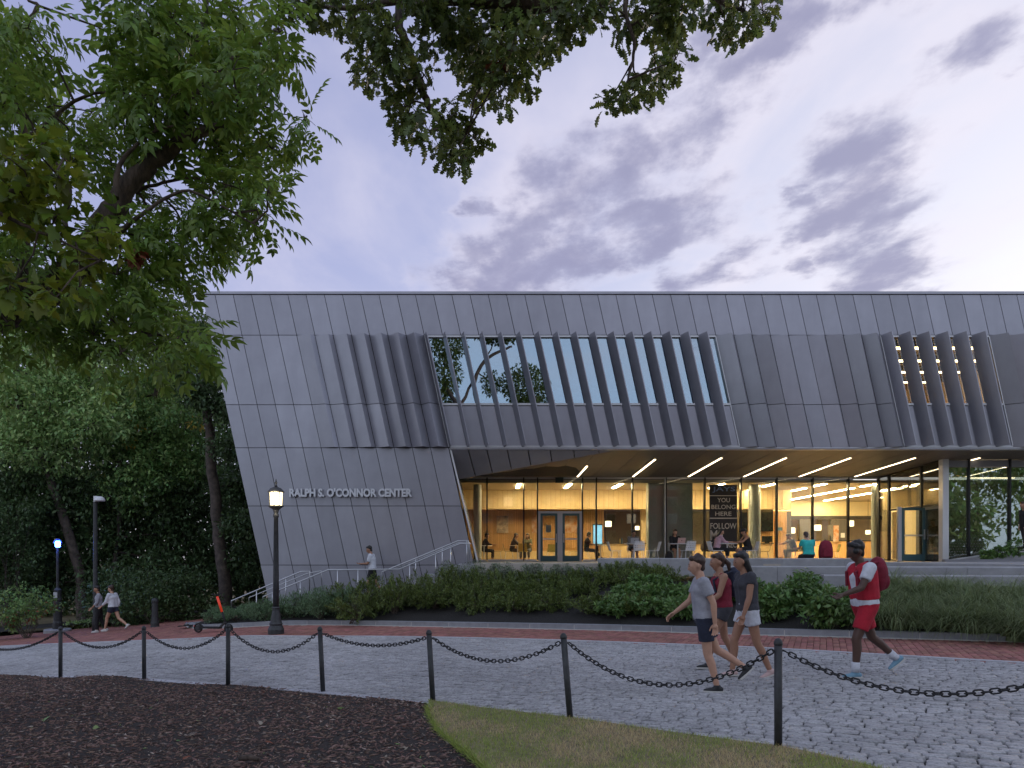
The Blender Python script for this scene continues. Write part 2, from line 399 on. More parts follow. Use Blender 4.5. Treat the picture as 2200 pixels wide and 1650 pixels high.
mat('bark_chip', (0.1550, 0.0958, 0.0752), .85, isl=.75, hue=.02, var=.3, vscale=60)
mat('pale_chip', (0.3150, 0.2550, 0.2100), .85, isl=.5, hue=.02)
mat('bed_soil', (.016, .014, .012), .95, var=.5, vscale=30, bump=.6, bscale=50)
mat('lawn_soil', (.20, .165, .095), .95, var=.35, vscale=10)
mat('grass_green', (0.2807, 0.3557, 0.0762), .6, isl=.35, hue=.02, transl=.25)
mat('grass_dry', (0.5569, 0.4434, 0.2372), .7, isl=.3, hue=.01, transl=.2)
mat('orn_grass', (0.1662, 0.2150, 0.0880), .55, isl=.45, hue=.02, transl=.25)
mat('bark', (0.1235, 0.0884, 0.0676), .9, col2=(.03, .022, .018), vscale=16, bump=1.0, bscale=22, stretch=(1, 1, .3))
mat('bark_far', (0.1275, 0.0990, 0.0780), .9, col2=(.045, .035, .028), vscale=5, bump=.5, bscale=9)
mat('ash_leaf', (0.1517, 0.2453, 0.0410), .45, isl=.40, hue=.015, transl=.36)
mat('maple_leaf', (0.1428, 0.1940, 0.0207), .5, isl=.35, hue=.03, transl=.42)
mat('oak_leaf', (0.0990, 0.1386, 0.0337), .45, isl=.42, hue=.02, transl=.34)
mat('dead_leaf', (.20, .055, .022), .7, isl=.3)
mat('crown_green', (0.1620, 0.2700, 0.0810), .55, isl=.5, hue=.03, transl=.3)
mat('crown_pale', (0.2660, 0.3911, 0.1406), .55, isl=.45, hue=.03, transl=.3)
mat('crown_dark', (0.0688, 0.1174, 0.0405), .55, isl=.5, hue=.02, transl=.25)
mat('leaf_yellow', (.36, .27, .035), .6, isl=.3, transl=.3)
mat('yew', (0.1056, 0.1464, 0.0309), .55, isl=.55, hue=.02, transl=.15)
mat('rosemary', (0.1167, 0.1918, 0.0918), .55, isl=.4, hue=.015, transl=.15)
mat('broadleaf', (0.1176, 0.2087, 0.0569), .4, isl=.4, hue=.02, transl=.25)
mat('silver_leaf', (0.1750, 0.2100, 0.1400), .55, isl=.45, hue=.015, transl=.2)
mat('skin_light', (.50, .28, .19), .5, var=.06, vscale=20)
mat('skin_tan', (.36, .185, .115), .5, var=.06, vscale=20)
mat('skin_dark', (.085, .042, .028), .5, var=.06, vscale=20)
mat('hair_black', (.012, .010, .009), .45, var=.4, vscale=60, stretch=(1, 1, .2))
mat('hair_brown', (.045, .022, .014), .45, var=.4, vscale=60, stretch=(1, 1, .2))
mat('eye_dark', (.01, .008, .008), .3)
mat('lips', (.30, .11, .09), .5)
for n_, c_ in dict(cloth_white=(.62, .63, .68), cloth_grey=(.33, .33, .37), cloth_black=(.014, .014, .017), cloth_charcoal=(.05, .05, .06), cloth_navy=(.022, .027, .05), cloth_red=(.42, .012, .03), cloth_crimson=(.20, .012, .03), cloth_teal=(.03, .42, .38), cloth_pink=(.48, .30, .36), cloth_olive=(.10, .10, .055), cloth_midgrey=(.14, .14, .15)).items():
    mat(n_, c_, .85, var=.16, vscale=9, bump=.9, bscale=11)
mat('shoe_white', (.6, .58, .57), .6); mat('shoe_pink', (.58, .40, .38), .6); mat('shoe_black', (.02, .02, .022), .6); mat('shoe_blue', (.16, .30, .40), .6); mat('sole', (.55, .53, .5), .7)
mat('plastic_white', (.68, .68, .71), .35); mat('plastic_olive', (.20, .17, .05), .4); mat('plastic_yellow', (.50, .33, .06), .4); mat('plastic_grey', (.12, .11, .10), .4)
mat('laptop_grey', (.45, .46, .50), .3, .6); mat('laptop_pink', (.62, .40, .36), .35, .3); mat('screen_dark', (.01, .01, .012), .15)
mat('rubber', (.012, .012, .013), .7); mat('scooter_red', (.65, .05, .02), .35, emit=(.9, .06, .02), estr=.15)
mat('banner_dark', (.030, .024, .024), .6); mat('banner_text', (.62, .55, .47), .6); mat('banner_blue', (.16, .24, .42), .6)
mat('sign_letter', (.60, .60, .64), .35, .4)
mat('lamp_glass', (.9, .85, .7), .3, emit=(1, .80, .46), estr=1.9)
mat('blue_lamp', (.1, .2, 1), .3, emit=(.03, .10, 1.0), estr=30.0)
mat('pendant_glow', (.9, .85, .7), .3, emit=(1, .85, .55), estr=1.6)
mat('screen_blue', (.1, .3, .5), .2, emit=(.25, .52, .75), estr=.7, col2=(.03, .12, .2), vscale=5)
mat('poster_print', (.50, .40, .30), .6, col2=(.12, .09, .07), vscale=4.5)
mat('poster_orange', (.55, .45, .38), .6, col2=(.40, .14, .02), vscale=4)
mat('exit_green', (.02, .10, .03), .3, emit=(.05, .5, .1), estr=.25)
mat('dark_sign', (.02, .03, .025), .4)
mat('lit_window', (.8, .75, .6), .3, emit=(1, .85, .6), estr=.9)
# ============================================================ GROUND
def grid_sheet(name, xs, ys, zf, m, **props):
    V = [(x, y, zf(x, y)) for y in ys for x in xs]; n = len(xs)
    Fa = [(j * n + i, j * n + i + 1, (j + 1) * n + i + 1, (j + 1) * n + i) for j in range(len(ys) - 1) for i in range(n - 1)]
    return big_mesh(name, V, Fa, 4, m, smooth=True, **props)
gx = sorted(set([-600, -300, -150, -90, -60] + [x * 1.5 for x in range(-28, 29)] + [60, 90, 150, 300, 600]))
gy = sorted(set([-600, -300, -150, -80, -40] + [y * 1.5 for y in range(-20, 40)] + [70, 90, 150, 300, 600]))
grid_sheet('ground', gx, gy, lambda x, y: G(x, max(y, -10)) - .10, 'lawn_soil', kind='structure')

near_px = [(-250, 1444), (0, 1452), (130, 1454), (310, 1459), (490, 1473), (695, 1486), (920, 1513), (1228, 1553), (1450, 1583), (1672, 1615), (1850, 1654), (2050, 1705)]
far_px = [(-250, 1402), (0, 1388), (200, 1380), (440, 1371), (620, 1367), (800, 1367), (1000, 1370), (1220, 1376), (1440, 1384), (1640, 1392), (1760, 1399), (2040, 1415), (2200, 1424), (2450, 1440)]
kerb_px = [(397, 1347), (425, 1352), (520, 1348), (612, 1343), (720, 1343), (840, 1345), (1000, 1348), (1240, 1353), (1400, 1357), (1640, 1365), (1850, 1370), (2040, 1375), (2200, 1380), (2450, 1388)]
path_px = [(-250, 1388), (0, 1367), (140, 1354), (190, 1341), (400, 1327), (500, 1321)]
near_w = [UG(*p) for p in near_px]; far_w = [UG(*p) for p in far_px]; kerb_w = [UG(*p) for p in kerb_px]; path_w = [UG(*p) for p in path_px]
road_poly = [(p.x, p.y) for p in near_w] + [(6.5, 3.2), (13, 5.5)] + [(p.x, p.y) for p in reversed(far_w)]
brick_poly = [(p.x, p.y) for p in far_w] + [(p.x, p.y) for p in reversed(kerb_w)] + [(-7.2, 25.5), (-7.6, 27.5)] + [(p.x, p.y) for p in reversed(path_w)]

def fill_sheet(name, poly, dz, m, step=.8, **props):
    """flat sheet over a plan polygon, following the ground"""
    bm = bmesh.new(); f = bm.faces.new([bm.verts.new((x, y, 0)) for x, y in poly])
    bmesh.ops.triangulate(bm, faces=bm.faces[:])
    for _ in range(4): bmesh.ops.subdivide_edges(bm, edges=[e for e in bm.edges if e.calc_length() > step * 2], cuts=1, use_grid_fill=True); bmesh.ops.triangulate(bm, faces=bm.faces[:])
    for v in bm.verts: v.co.z = G(v.co.x, v.co.y) + dz
    bmesh.ops.recalc_face_normals(bm, faces=bm.faces[:])
    me = bpy.data.meshes.new(name); bm.to_mesh(me); bm.free(); me.materials.append(MATS[m])
    return obj(name, me, None, **props)
road = fill_sheet('cobbled_road', road_poly, -.030, 'joint_soil', kind='structure')
brickp = fill_sheet('brick_path', brick_poly, -.028, 'joint_soil', kind='structure')

def seen_px(x, y, z): return X0 + x / y * F_PX, Y0 - (z - CZ) / y * F_PX
def lay(poly, ang, pitch, lens, jitter):
    """courses of stones inside a plan polygon: centres, half lengths"""
    c, s = math.cos(ang), math.sin(ang); pts = np.array(poly)
    U = pts @ np.array([c, s]); Vv = pts @ np.array([-s, c]); out = []
    v = Vv.min(); row = 0
    while v < Vv.max():
        u = U.min() - rnd.random() * lens[1]
        while u < U.max():
            L = rnd.uniform(*lens); out.append((u + L / 2, v + pitch / 2, L, row)); u += L
        v += pitch; row += 1
    a = np.array(out); x = a[:, 0] * c - a[:, 1] * s; y = a[:, 0] * s + a[:, 1] * c
    k = inpoly(x, y, poly)
    px = X0 + x / np.maximum(y, .5) * F_PX; k &= (px > -220) & (px < 2420) & (y > 3.4)
    return x[k], y[k], a[k, 2]
def stone_tv(bev, h, jit=0.0, r=None):
    """unit sett: x,y in -.5..+.5 , rounded top"""
    o = []
    for zz_, ins in ((-h, 0.0), (-bev * .9, 0.0), (0.0, bev)):
        for sx, sy in ((-1, -1), (1, -1), (1, 1), (-1, 1)):
            o.append([sx * .5, sy * .5, zz_, sx * ins, sy * ins])
    f = [(8, 9, 10, 11)]
    for k in range(2):
        for i in range(4): f.append((k * 4 + i, k * 4 + (i + 1) % 4, k * 4 + 4 + (i + 1) % 4, k * 4 + 4 + i))
    return np.array(o), np.array(f)
def stones(name, parent, x, y, L, wd, ang, gap, bev, h, hj, m, nparts, jit):
    n = len(x); z = np.array([G(a, b) for a, b in zip(x, y)])
    px, py = X0 + x / y * F_PX, Y0 - (z - CZ) / y * F_PX
    vis = (px > -20) & (px < 2220) & (py < 1665)
    score = np.where(vis, L * wd / y ** 3, -1); order = np.argsort(-score); part = np.zeros(n, bool); part[order[:nparts]] = True
    o5, f = stone_tv(bev, h)
    d0 = np.array([math.cos(ang), math.sin(ang)])
    def verts(i, world=True):
        a = ang + rnd.gauss(0, jit); c, s = math.cos(a), math.sin(a); l = L[i] - gap * rnd.uniform(.7, 1.6); w = wd - gap * rnd.uniform(.7, 1.6); dz = rnd.gauss(0, hj)
        tx, ty = rnd.gauss(0, .012), rnd.gauss(0, .012)
        vx = o5[:, 0] * l - o5[:, 3]; vy = o5[:, 1] * w - o5[:, 4]
        j = nrg.normal(0, gap * .22, 12); vx = vx + j; vy = vy + nrg.normal(0, gap * .22, 12)
        X = vx * c - vy * s; Y = vx * s + vy * c; Zz = o5[:, 2] + dz + tx * vx + ty * vy + (o5[:, 2] >= 0) * nrg.normal(0, hj * .35, 12)
        gxs = G(x[i] + .5, y[i]) - G(x[i] - .5, y[i]); gys = G(x[i], y[i] + .5) - G(x[i], y[i] - .5)
        Zz = Zz + gxs * X + gys * Y
        return np.stack([X, Y, Zz], 1)
    rest = np.nonzero(~part)[0]
    V = np.concatenate([verts(i) + np.array([x[i], y[i], z[i]]) for i in rest]); Fa = (f[None] + (np.arange(len(rest)) * 12)[:, None, None]).reshape(-1, 4)
    big_mesh(name, V, Fa, 4, m, parent, kind='stuff')
    for i in np.nonzero(part)[0]:
        o = big_mesh(name, verts(i), f, 4, m, parent); o.location = (x[i], y[i], z[i])
RANG = math.atan(-.60)
x, y, L = lay(road_poly, RANG, .104, (.12, .22), 0)
stones('cobblestone', road, x, y, L, .104, RANG, .014, .008, .05, .0038, 'granite', 300, .035)
BANG = math.atan2(.85, .42)
x, y, L = lay(brick_poly, BANG, .105, (.205, .207), 0)
stones('brick', brickp, x, y, L, .105, BANG, .006, .004, .04, .0012, 'brick', 300, .004)
# granite edging between brick and setts, a stone at a time
def resample(pts, step):
    P = [Vector(p) for p in pts]; out = [P[0].copy()]; acc = 0
    for a, b in zip(P, P[1:]):
        L = (b - a).length; t = step - acc
        while t <= L: out.append(a.lerp(b, t / L)); t += step
        acc = (acc + L) % step
    return out
def smooth_line(pts, n=3):
    for _ in range(n):
        q = [pts[0]]
        for a, b in zip(pts, pts[1:]): q += [a.lerp(b, .25), a.lerp(b, .75)]
        pts = q + [pts[-1]]
    return pts
edge = thing('granite_edging', '', ''); del edge['label']; del edge['category']; edge['kind'] = 'structure'
ep = resample([Vector((p.x, p.y, 0)) for p in smooth_line(far_w)], .62)
for a, b in zip(ep, ep[1:]):
    d = (b - a).normalized(); nn = Vector((-d.y, d.x, 0)); q = MB()
    pts = [a + d * .004 - nn * .055, b - d * .004 - nn * .055, b - d * .004 + nn * .055, a + d * .004 + nn * .055]
    q.prism([Vector((p.x, p.y, G(p.x, p.y) + .012)) for p in pts], (0, 0, -.08)); q.build('edging_stone', 'granite_edge', edge)
# a second, lower edging along the lawn and mulch side
ep = resample([Vector((p.x, p.y, 0)) for p in smooth_line(near_w)], .8)
for a, b in zip(ep, ep[1:]):
    d = (b - a).normalized(); nn = Vector((-d.y, d.x, 0)); q = MB()
    pts = [a + d * .004 - nn * .075, b - d * .004 - nn * .075, b - d * .004 + nn * .055, a + d * .004 + nn * .055]
    q.prism([Vector((p.x, p.y, G(p.x, p.y) + .006)) for p in pts], (0, 0, -.08)); q.build('edging_stone', 'granite_edge', edge)
# kerb round the planting bed
kerb = thing('kerb', '', ''); del kerb['label']; del kerb['category']; kerb['kind'] = 'structure'
tip = kerb_w[0]
kl = [Vector((-6.6, 25.2, 0)), Vector((-7.6, 24.3, 0)), Vector((-8.6, 23.4, 0)), Vector((tip.x - .1, tip.y + .6, 0))] + [Vector((p.x, p.y, 0)) for p in kerb_w]
kl = smooth_line(kl, 2); kp = resample(kl, 1.15)
def zbed_top(X, Y): return G(X, Y) + .135
for a, b in zip(kp, kp[1:]):
    d = (b - a).normalized(); nn = Vector((-d.y, d.x, 0)); q = MB()
    pts = [a + d * .006, b - d * .006, b - d * .006 + nn * .16, a + d * .006 + nn * .16]
    q.prism([Vector((p.x, p.y, G(p.x, p.y) + .13)) for p in pts], (0, 0, -.2)); q.build('kerb_stone', 'stone_kerb', kerb)
    q = MB(); q.prism([Vector((p.x, p.y, G(p.x, p.y) + .115)) for p in (a - d * .006 + nn * .002, a + d * .006 + nn * .002, a + d * .006 + nn * .15, a - d * .006 + nn * .15)], (0, 0, -.2)); q.build('joint', 'mortar', kerb)
q = MB()
for a, b in zip(kp, kp[1:]):
    d = (b - a).normalized(); nn = Vector((-d.y, d.x, 0))
    q.prism([Vector((p.x, p.y, G(p.x, p.y) + .014)) for p in (a - nn * .03, b - nn * .03, b + nn * .01, a + nn * .01)], (0, 0, -.05))
q.build('mortar_line', 'mortar', kerb)

# planting bed behind the kerb
def ykerb(X):
    best = None
    for a, b in zip(kerb_w, kerb_w[1:]):
        if min(a.x, b.x) <= X <= max(a.x, b.x): t = (X - a.x) / (b.x - a.x + 1e-9); best = a.y + (b.y - a.y) * t
    if best is None: best = kerb_w[0].y + .3 if X < kerb_w[0].x else kerb_w[-1].y
    return best
def bed_back(X):       # depth and height of the bed's back edge
    if X < 3.2: return 22.0, min(-.55, -1.9 + (X + 9) * .15)
    t = min(1, (X - 3.2) / 6.0); return 20.6 - 4.2 * t, -.42 - .25 * t
def zbed(X, Y):
    y0 = ykerb(X) + .14; y1, z1 = bed_back(X); t = max(0, min(1, (Y - y0) / max(.3, y1 - y0))); z0 = G(X, y0) + .10
    return z0 + (z1 - z0) * (t ** .85)
bx = [kerb_w[0].x + .25 + i * (12.6 - kerb_w[0].x) / 50 for i in range(51)]
V = []; nb = 11
for X in bx:
    y0 = ykerb(X) + .12; y1 = bed_back(X)[0] + .3
    for j in range(nb): Y = y0 + (y1 - y0) * j / (nb - 1); V.append((X, Y, zbed(X, Y) + nrg.normal(0, .015)))
Fa = [(i * nb + j, (i + 1) * nb + j, (i + 1) * nb + j + 1, i * nb + j + 1) for i in range(50) for j in range(nb - 1)]
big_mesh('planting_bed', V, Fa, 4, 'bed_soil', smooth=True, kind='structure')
# mulch bed (left) and lawn (right) in the foreground
gm_px = [(922, 1514), (925, 1540), (945, 1570), (985, 1605), (1030, 1640), (1075, 1680), (1130, 1740)]
gm_w = [UG(*p, .03) for p in gm_px]
i920 = 6
mulch_poly = [(p.x, p.y) for p in near_w[:i920 + 1]] + [(p.x, p.y) for p in gm_w[1:]] + [(.35, 2.2), (-3, 1.8), (-14, 1.8), (-22, 8)]
lawn_poly = [(p.x, p.y) for p in near_w[i920:]] + [(6.5, 3.2), (5.5, 1.5), (.4, 1.5)] + [(p.x, p.y) for p in reversed(gm_w)]
def mound(X, Y): return .035 * max(0, min(1, 1.2 * (8.2 - Y + .45 * -X) / 6 + .3))
def sheet_grid(name, poly, step, zf, m, **props):
    xs = np.arange(min(p[0] for p in poly), max(p[0] for p in poly) + step, step); ys = np.arange(min(p[1] for p in poly), max(p[1] for p in poly) + step, step)
    bm = bmesh.new(); bm.faces.new([bm.verts.new((a, b, 0)) for a, b in poly]); bmesh.ops.triangulate(bm, faces=bm.faces[:])
    for axis, vals in ((0, xs), (1, ys)):
        for v in vals:
            co_ = [0, 0, 0]; no_ = [0, 0, 0]; co_[axis] = v; no_[axis] = 1
            bmesh.ops.bisect_plane(bm, geom=bm.verts[:] + bm.edges[:] + bm.faces[:], plane_co=co_, plane_no=no_)
    for v in bm.verts: v.co.z = zf(v.co.x, v.co.y)
    bmesh.ops.recalc_face_normals(bm, faces=bm.faces[:]); me = bpy.data.meshes.new(name); bm.to_mesh(me); bm.free(); me.materials.append(MATS[m])
    me.polygons.foreach_set('use_smooth', [True] * len(me.polygons)); return obj(name, me, None, **props)
zmulch = lambda x, y: G(x, y) + .01 + .02 * math.sin(x * 1.7 + y) * math.cos(y * 1.3 - x * .6)
zlawn = lambda x, y: G(x, y) + .045 + .012 * math.sin(x * 2.1) * math.cos(y * 1.9)
sheet_grid('mulch_bed', mulch_poly, .35, zmulch, 'mulch_soil', kind='structure')
sheet_grid('lawn', lawn_poly, .35, zlawn, 'lawn_soil', kind='structure')
# the strip of dark mulch at the far left of the brick path
lb_poly = [(p.x, p.y) for p in path_w] + [(-7.6, 27.6), (-8, 33), (-40, 33), (-40, 16)]
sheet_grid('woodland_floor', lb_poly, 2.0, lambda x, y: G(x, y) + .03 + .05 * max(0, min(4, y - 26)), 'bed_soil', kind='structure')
# ============================================================ THE BUILDING
FY = 24.3                        # depth of the facade
GY = 30.6                        # depth of the ground-floor glass
SL = .2175                       # lean of the joints
MPP = FY / F_PX
def jx(k, py): return 480.7 + 39.15 * k + (py - 720) * SL
def lx(py): return 432 + (py - 627) * SL
bld = thing('campus_building', 'long dark grey metal-clad building with slanted panels and a lit glazed ground floor', 'building', (0, FY, 0))
def Fp(px, py, out=0.0): p = W(px, py, FY); p.y -= out; return p
def para(x0t, x1t, x0b, x1b, yt, yb, front, thick, gap=.0105):
    """leaning plate on the facade: front = metres proud of the wall plane"""
    g = gap / MPP
    a = [Fp(x0b + g, yb - g, front), Fp(x1b - g, yb - g, front), Fp(x1t - g, yt + g, front), Fp(x0t + g, yt + g, front)]
    q = MB(); q.hexa(a + [p + Vector((0, thick, 0)) for p in a]); return q
KMAX = 58
YA, YB_, YC, YD, YE, YF_, YG_ = 633, 720, 869.5, 962, 1087, 1214, 1345
def krow(k0, k1, yt, yb, first_left=False, name='panel', front=0.0):
    for k in range(k0, k1):
        para(jx(k, yt), jx(k + 1, yt), jx(k, yb), jx(k + 1, yb), yt, yb, front, .04).build(name, 'zinc', bld)
    if first_left:
        para(lx(yt), jx(0, yt), lx(yb), jx(0, yb), yt, yb, front, .04).build(name, 'zinc', bld)
krow(0, KMAX, YA, YB_, True)
krow(0, 4, YB_, YC, True); krow(0, 4, YC, YD, True)
krow(0, 11, YD, YE, True); krow(0, 11, YE, YF_, True); krow(0, 11, YF_, YG_, True)
# backing walls
def wallseg(x0t, x1t, x0b, x1b, yt, yb, m='backing', name='wall', depth=.05, thick=.25):
    a = [Fp(x0b, yb, -depth), Fp(x1b, yb, -depth), Fp(x1t, yt, -depth), Fp(x0t, yt, -depth)]
    q = MB(); q.hexa(a + [p + Vector((0, thick, 0)) for p in a]); return q.build(name, m, bld)
def ws(k0, k1, yt, yb): wallseg(jx(k0, yt), jx(k1, yt), jx(k0, yb), jx(k1, yb), yt, yb)
wallseg(lx(633) + 1, jx(KMAX, 633), lx(721) + 1, jx(KMAX, 721), 633, 721)
wallseg(lx(721) + 1, jx(11, 721), lx(962) + 1, jx(11, 962), 721, 962)
ws(27, 36, 721, 962); ws(42, KMAX, 721, 962); ws(11, 27, 871, 962); ws(36, 42, 871, 962)
wallseg(lx(962) + 1, jx(11, 962), lx(1345) + 1, jx(11, 1345), 962, 1345)
# side, back and roof
zr = W(0, 628, FY).z; zbot = W(0, 1345, FY).z; BY = 52
q = MB(); a, b = Fp(lx(628) + .6, 628, -.06), Fp(lx(1345) + .6, 1345, -.06); q.prism([a, b, b + Vector((.3, 0, 0)), a + Vector((.3, 0, 0))], (0, BY - FY, 0)); q.build('side_wall', 'zinc', bld)
rx0, rx1 = Fp(lx(628), 628).x, W(jx(KMAX, 628), 628, FY).x
q = MB(); q.box(rx0 + .35, FY + .32, zr - .45, rx1, BY, zr - .15); q.build('roof', 'roofing', bld)
q = MB(); q.box(rx0 - .04, FY - .04, zr - .07, rx1, FY + .30, zr + .02); q.build('parapet_cap', 'zinc', bld)
q = MB(); q.box(rx0 + 4.5, BY, -2, rx1, BY + .2, zr - .2); q.build('back_wall', 'zinc_dark', bld)
zu = Fp(0, 956).z
q = MB(); q.box(-1.0, FY + .32, zu - .02, rx1, 33.2, zu + .1); q.build('upper_floor', 'floor_inside', bld)
# pleated metal
def pleat(k, frac, proud, yt, yb):
    P = lambda f, py, out: Fp(jx(k + f, py), py, out)
    q = MB(); e = .012; g = .6
    top = [P(e, yt + g, .0), P(frac, yt + g, proud), P(1 - e, yt + g, .0)]; bot = [P(e, yb - g, .0), P(frac, yb - g, proud), P(1 - e, yb - g, .0)]
    q.add(top + bot, [(0, 1, 4, 3), (1, 2, 5, 4), (0, 2, 1), (3, 4, 5), (0, 3, 5, 2)])
    q.build('pleated_panel', 'zinc', bld)
pl1 = [(.78, .13), (.79, .17), (.80, .21), (.77, .25), (.70, .29), (.62, .33), (.50, .36)]
for i, (f, p) in enumerate(pl1):
    for yt, yb in ((YB_, YC), (YC, YD)): pleat(4 + i, f, p, yt, yb)
pl2 = [(.72, .30), (.76, .24), (.82, .17), (.87, .10), (.95, .04), (.85, .10), (.79, .17), (.72, .24), (.58, .31)]
for i, (f, p) in enumerate(pl2):
    for yt, yb in ((YB_, YC), (YC, YD)): pleat(27 + i, f, p, yt, yb)
for i in range(42, KMAX):
    f, p = pl2[(i - 42) % 9]
    for yt, yb in ((YB_, YC), (YC, YD)): pleat(i, f, p, yt, yb)
# fins, panes and spandrels of the two window bays
def bay(k0, k1, off0, off1, proud0, proud1, warm):
    n = k1 - k0
    for i in range(n + 1):
        k = k0 + i; t = i / n
        if i < n:
            pn = para(jx(k, 724), jx(k + 1, 724), jx(k, 866), jx(k + 1, 866), 724, 866, -.10, .012, .001)
            pn.build('window_pane', 'glass_upper' if not warm else 'glass_lower', bld)
            para(jx(k, 872), jx(k + 1, 872), jx(k, 958), jx(k + 1, 958), 872, 958, -.02, .04, .004).build('panel', 'zinc', bld)
            off = off0 + (off1 - off0) * t; pr = proud0 + (proud1 - proud0) * t; th = .05
            A = [Fp(jx(k, py), py, -.04) for py in (960, 720)]; B = [p + Vector((off, -.04 - pr, 0)) for p in A]
            B[0] += Vector((0, 0, .03)); B[1] += Vector((0, 0, .03))
            d = Vector((th, 0, 0)); q = MB(); q.hexa([A[0], A[0] + d, A[1] + d, A[1], B[0], B[0] + d * .6, B[1] + d * .6, B[1]]); q.build('fin', 'zinc', bld)
    for y0, y1, m in ((720.5, 724, 'trim_white'), (866, 870.5, 'trim_white'), (957.5, 960, 'trim_white')):
        para(jx(k0, y0), jx(k1, y0), jx(k0, y1), jx(k1, y1), y0, y1, .0, .12, 0).build('window_frame', m, bld)
    for k in (k0, k1):
        s = 1.8 if k == k0 else -1.8
        a, b = sorted((jx(k, 724), jx(k, 724) + s)); c, d = sorted((jx(k, 957), jx(k, 957) + s))
        para(a, b, c, d, 724, 957, .012, .12, 0).build('window_frame', 'trim_white', bld)
bay(11, 27, .10, .24, .34, .34, False)
bay(36, 42, .22, .26, .34, .36, True)
# rooms behind the bays
x_a, x_b, x_c, x_d = Fp(jx(11, 800), 800).x - 2, Fp(jx(27, 800), 800).x + 1.5, Fp(jx(36, 800), 800).x - 1.5, Fp(jx(42, 800), 800).x + 3
zc_ = Fp(0, 716).z
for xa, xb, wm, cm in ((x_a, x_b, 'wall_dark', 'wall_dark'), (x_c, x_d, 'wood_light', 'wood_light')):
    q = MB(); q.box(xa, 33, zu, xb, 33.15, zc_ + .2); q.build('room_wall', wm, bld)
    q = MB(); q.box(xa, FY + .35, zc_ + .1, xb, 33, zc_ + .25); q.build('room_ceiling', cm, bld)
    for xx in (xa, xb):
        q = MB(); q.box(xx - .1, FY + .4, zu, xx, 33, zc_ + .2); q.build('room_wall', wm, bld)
for i in range(4):
    q = MB(); yy = 26.2 + i * 1.7; q.box(x_c + .4, yy, zc_ + .02, x_d - .6, yy + .10, zc_ + .09); q.build('ceiling_light', 'strip_light', bld)
for i in range(4):
    q = MB(); yy = 25.4 + i * 1.7; q.box(x_c + .2, yy, zc_ - .12, x_d - .4, yy + .05, zc_ + .09); q.build('ceiling_beam', 'wall_dark', bld)

# fascia, soffit
def zs(Y): return CZ + 3.83 - .0492 * (Y - FY)
zf0, zf1 = Fp(0, 966).z, Fp(0, 961.5).z
xl = Fp(967, 963).x
q = MB(); q.box(xl, FY - .05, zf0, rx1, FY + .25, zf1); q.build('fascia', 'zinc', bld)
q = MB(); q.box(xl, FY - .075, zf0 + .045, rx1, FY - .05, zf1 - .01); q.build('fascia_trim', 'trim_white', bld)
Bx = Fp(1329, 966).x
CY = 25.5
Cc = W(986, 1029, CY)                      # low corner of the folded wedge
B_ = Vector((Bx, FY + .255, zs(FY + .255)))
def near_edge(X):
    """where the soffit starts at X: along the fold from the low corner up to the fascia"""
    t = max(0, min(1, (X - Cc.x) / (Bx - Cc.x))); p = Cc.lerp(B_, t); return p.y, p.z
def zsof(X, Y):
    yn, zn = near_edge(X); t = (Y - yn) / (GY - .16 - yn); return zn + (zs(GY) - zn) * t
sx = [Cc.x + .02]
while sx[-1] < rx1 - 1: sx.append(sx[-1] + .819)
ymid = 27.6
LX = [4.04 + 2.457 * k for k in range(8)]
for a, b in zip(sx, sx[1:]):
    for (y0, y1) in ((0, ymid), (ymid, GY - .16)):
        xa, xb = a + .008, b - .008
        pts = [(xa, max(near_edge(xa)[0], y0)), (xb, max(near_edge(xb)[0], y0)), (xb, y1 - .012), (xa, y1 - .012)]
        q = MB(); q.prism([Vector((p[0], p[1], zsof(*p))) for p in pts], (0, 0, .03)); q.build('soffit_panel', 'soffit', bld)
q = MB(); P = [Vector((X, near_edge(X)[0], near_edge(X)[1] + .08)) for X in (Cc.x, Bx, rx1)] + [Vector((X, GY, zs(GY) + .08)) for X in (rx1, Bx, Cc.x)]
q.prism([P[0], P[1], P[4], P[5]], (0, 0, .05)); q.prism([P[1], P[2], P[3], P[4]], (0, 0, .05)); q.build('soffit_backing', 'backing', bld)
for i, X in enumerate(LX):
    y0 = 27.4 if i == 0 else 26.3 if i == 1 else 26.0
    pts = [(X - .035, y0), (X + .035, y0), (X + .035, GY - .35), (X - .035, GY - .35)]
    q = MB(); q.prism([Vector((p[0], p[1], zsof(*p) - .012)) for p in pts], (0, 0, .02)); q.build('soffit_light', 'strip_light', bld)
# the faceted wedge: flat panels folding down from the fascia to the low corner
A_ = Vector((xl, FY + .0, zf0)); ztr = lambda t: A_.lerp(B_, t)
xs_ = [(v - 967) / (1329 - 967) for v in (967, 1006, 1046, 1090, 1135, 1183, 1234, 1289, 1329)]
for t0, t1 in zip(xs_, xs_[1:]):
    a, b = t0 + .003, t1 - .003
    q = MB(); P0, P1 = ztr(a), ztr(b); Q0, Q1 = Cc.lerp(B_, a), Cc.lerp(B_, b)
    q.prism([Q0 + Vector((0, 0, -.005)), Q1 + Vector((0, 0, -.005)), P1, P0], (0, .04, .03)); q.build('return_panel', 'zinc', bld)
# jamb of the opening
q = MB(); p0, p1 = Fp(967, 962), Fp(1026, 1206)
q.prism([p0 + Vector((-.03, .02, 0)), p0 + Vector((.03, .02, 0)), p1 + Vector((.03, .02, 0)), p1 + Vector((-.03, .02, 0))], (0, .12, 0)); q.build('jamb_trim', 'trim_white', bld)
q = MB(); q.prism([p0 + Vector((-.04, .14, 0)), p1 + Vector((-.04, .14, 0)), p1 + Vector((.0, .14, 0)), p0 + Vector((0, .14, 0))], (-.0, GY - FY + 1.2, 0)); q.build('jamb_wall', 'zinc_dark', bld)

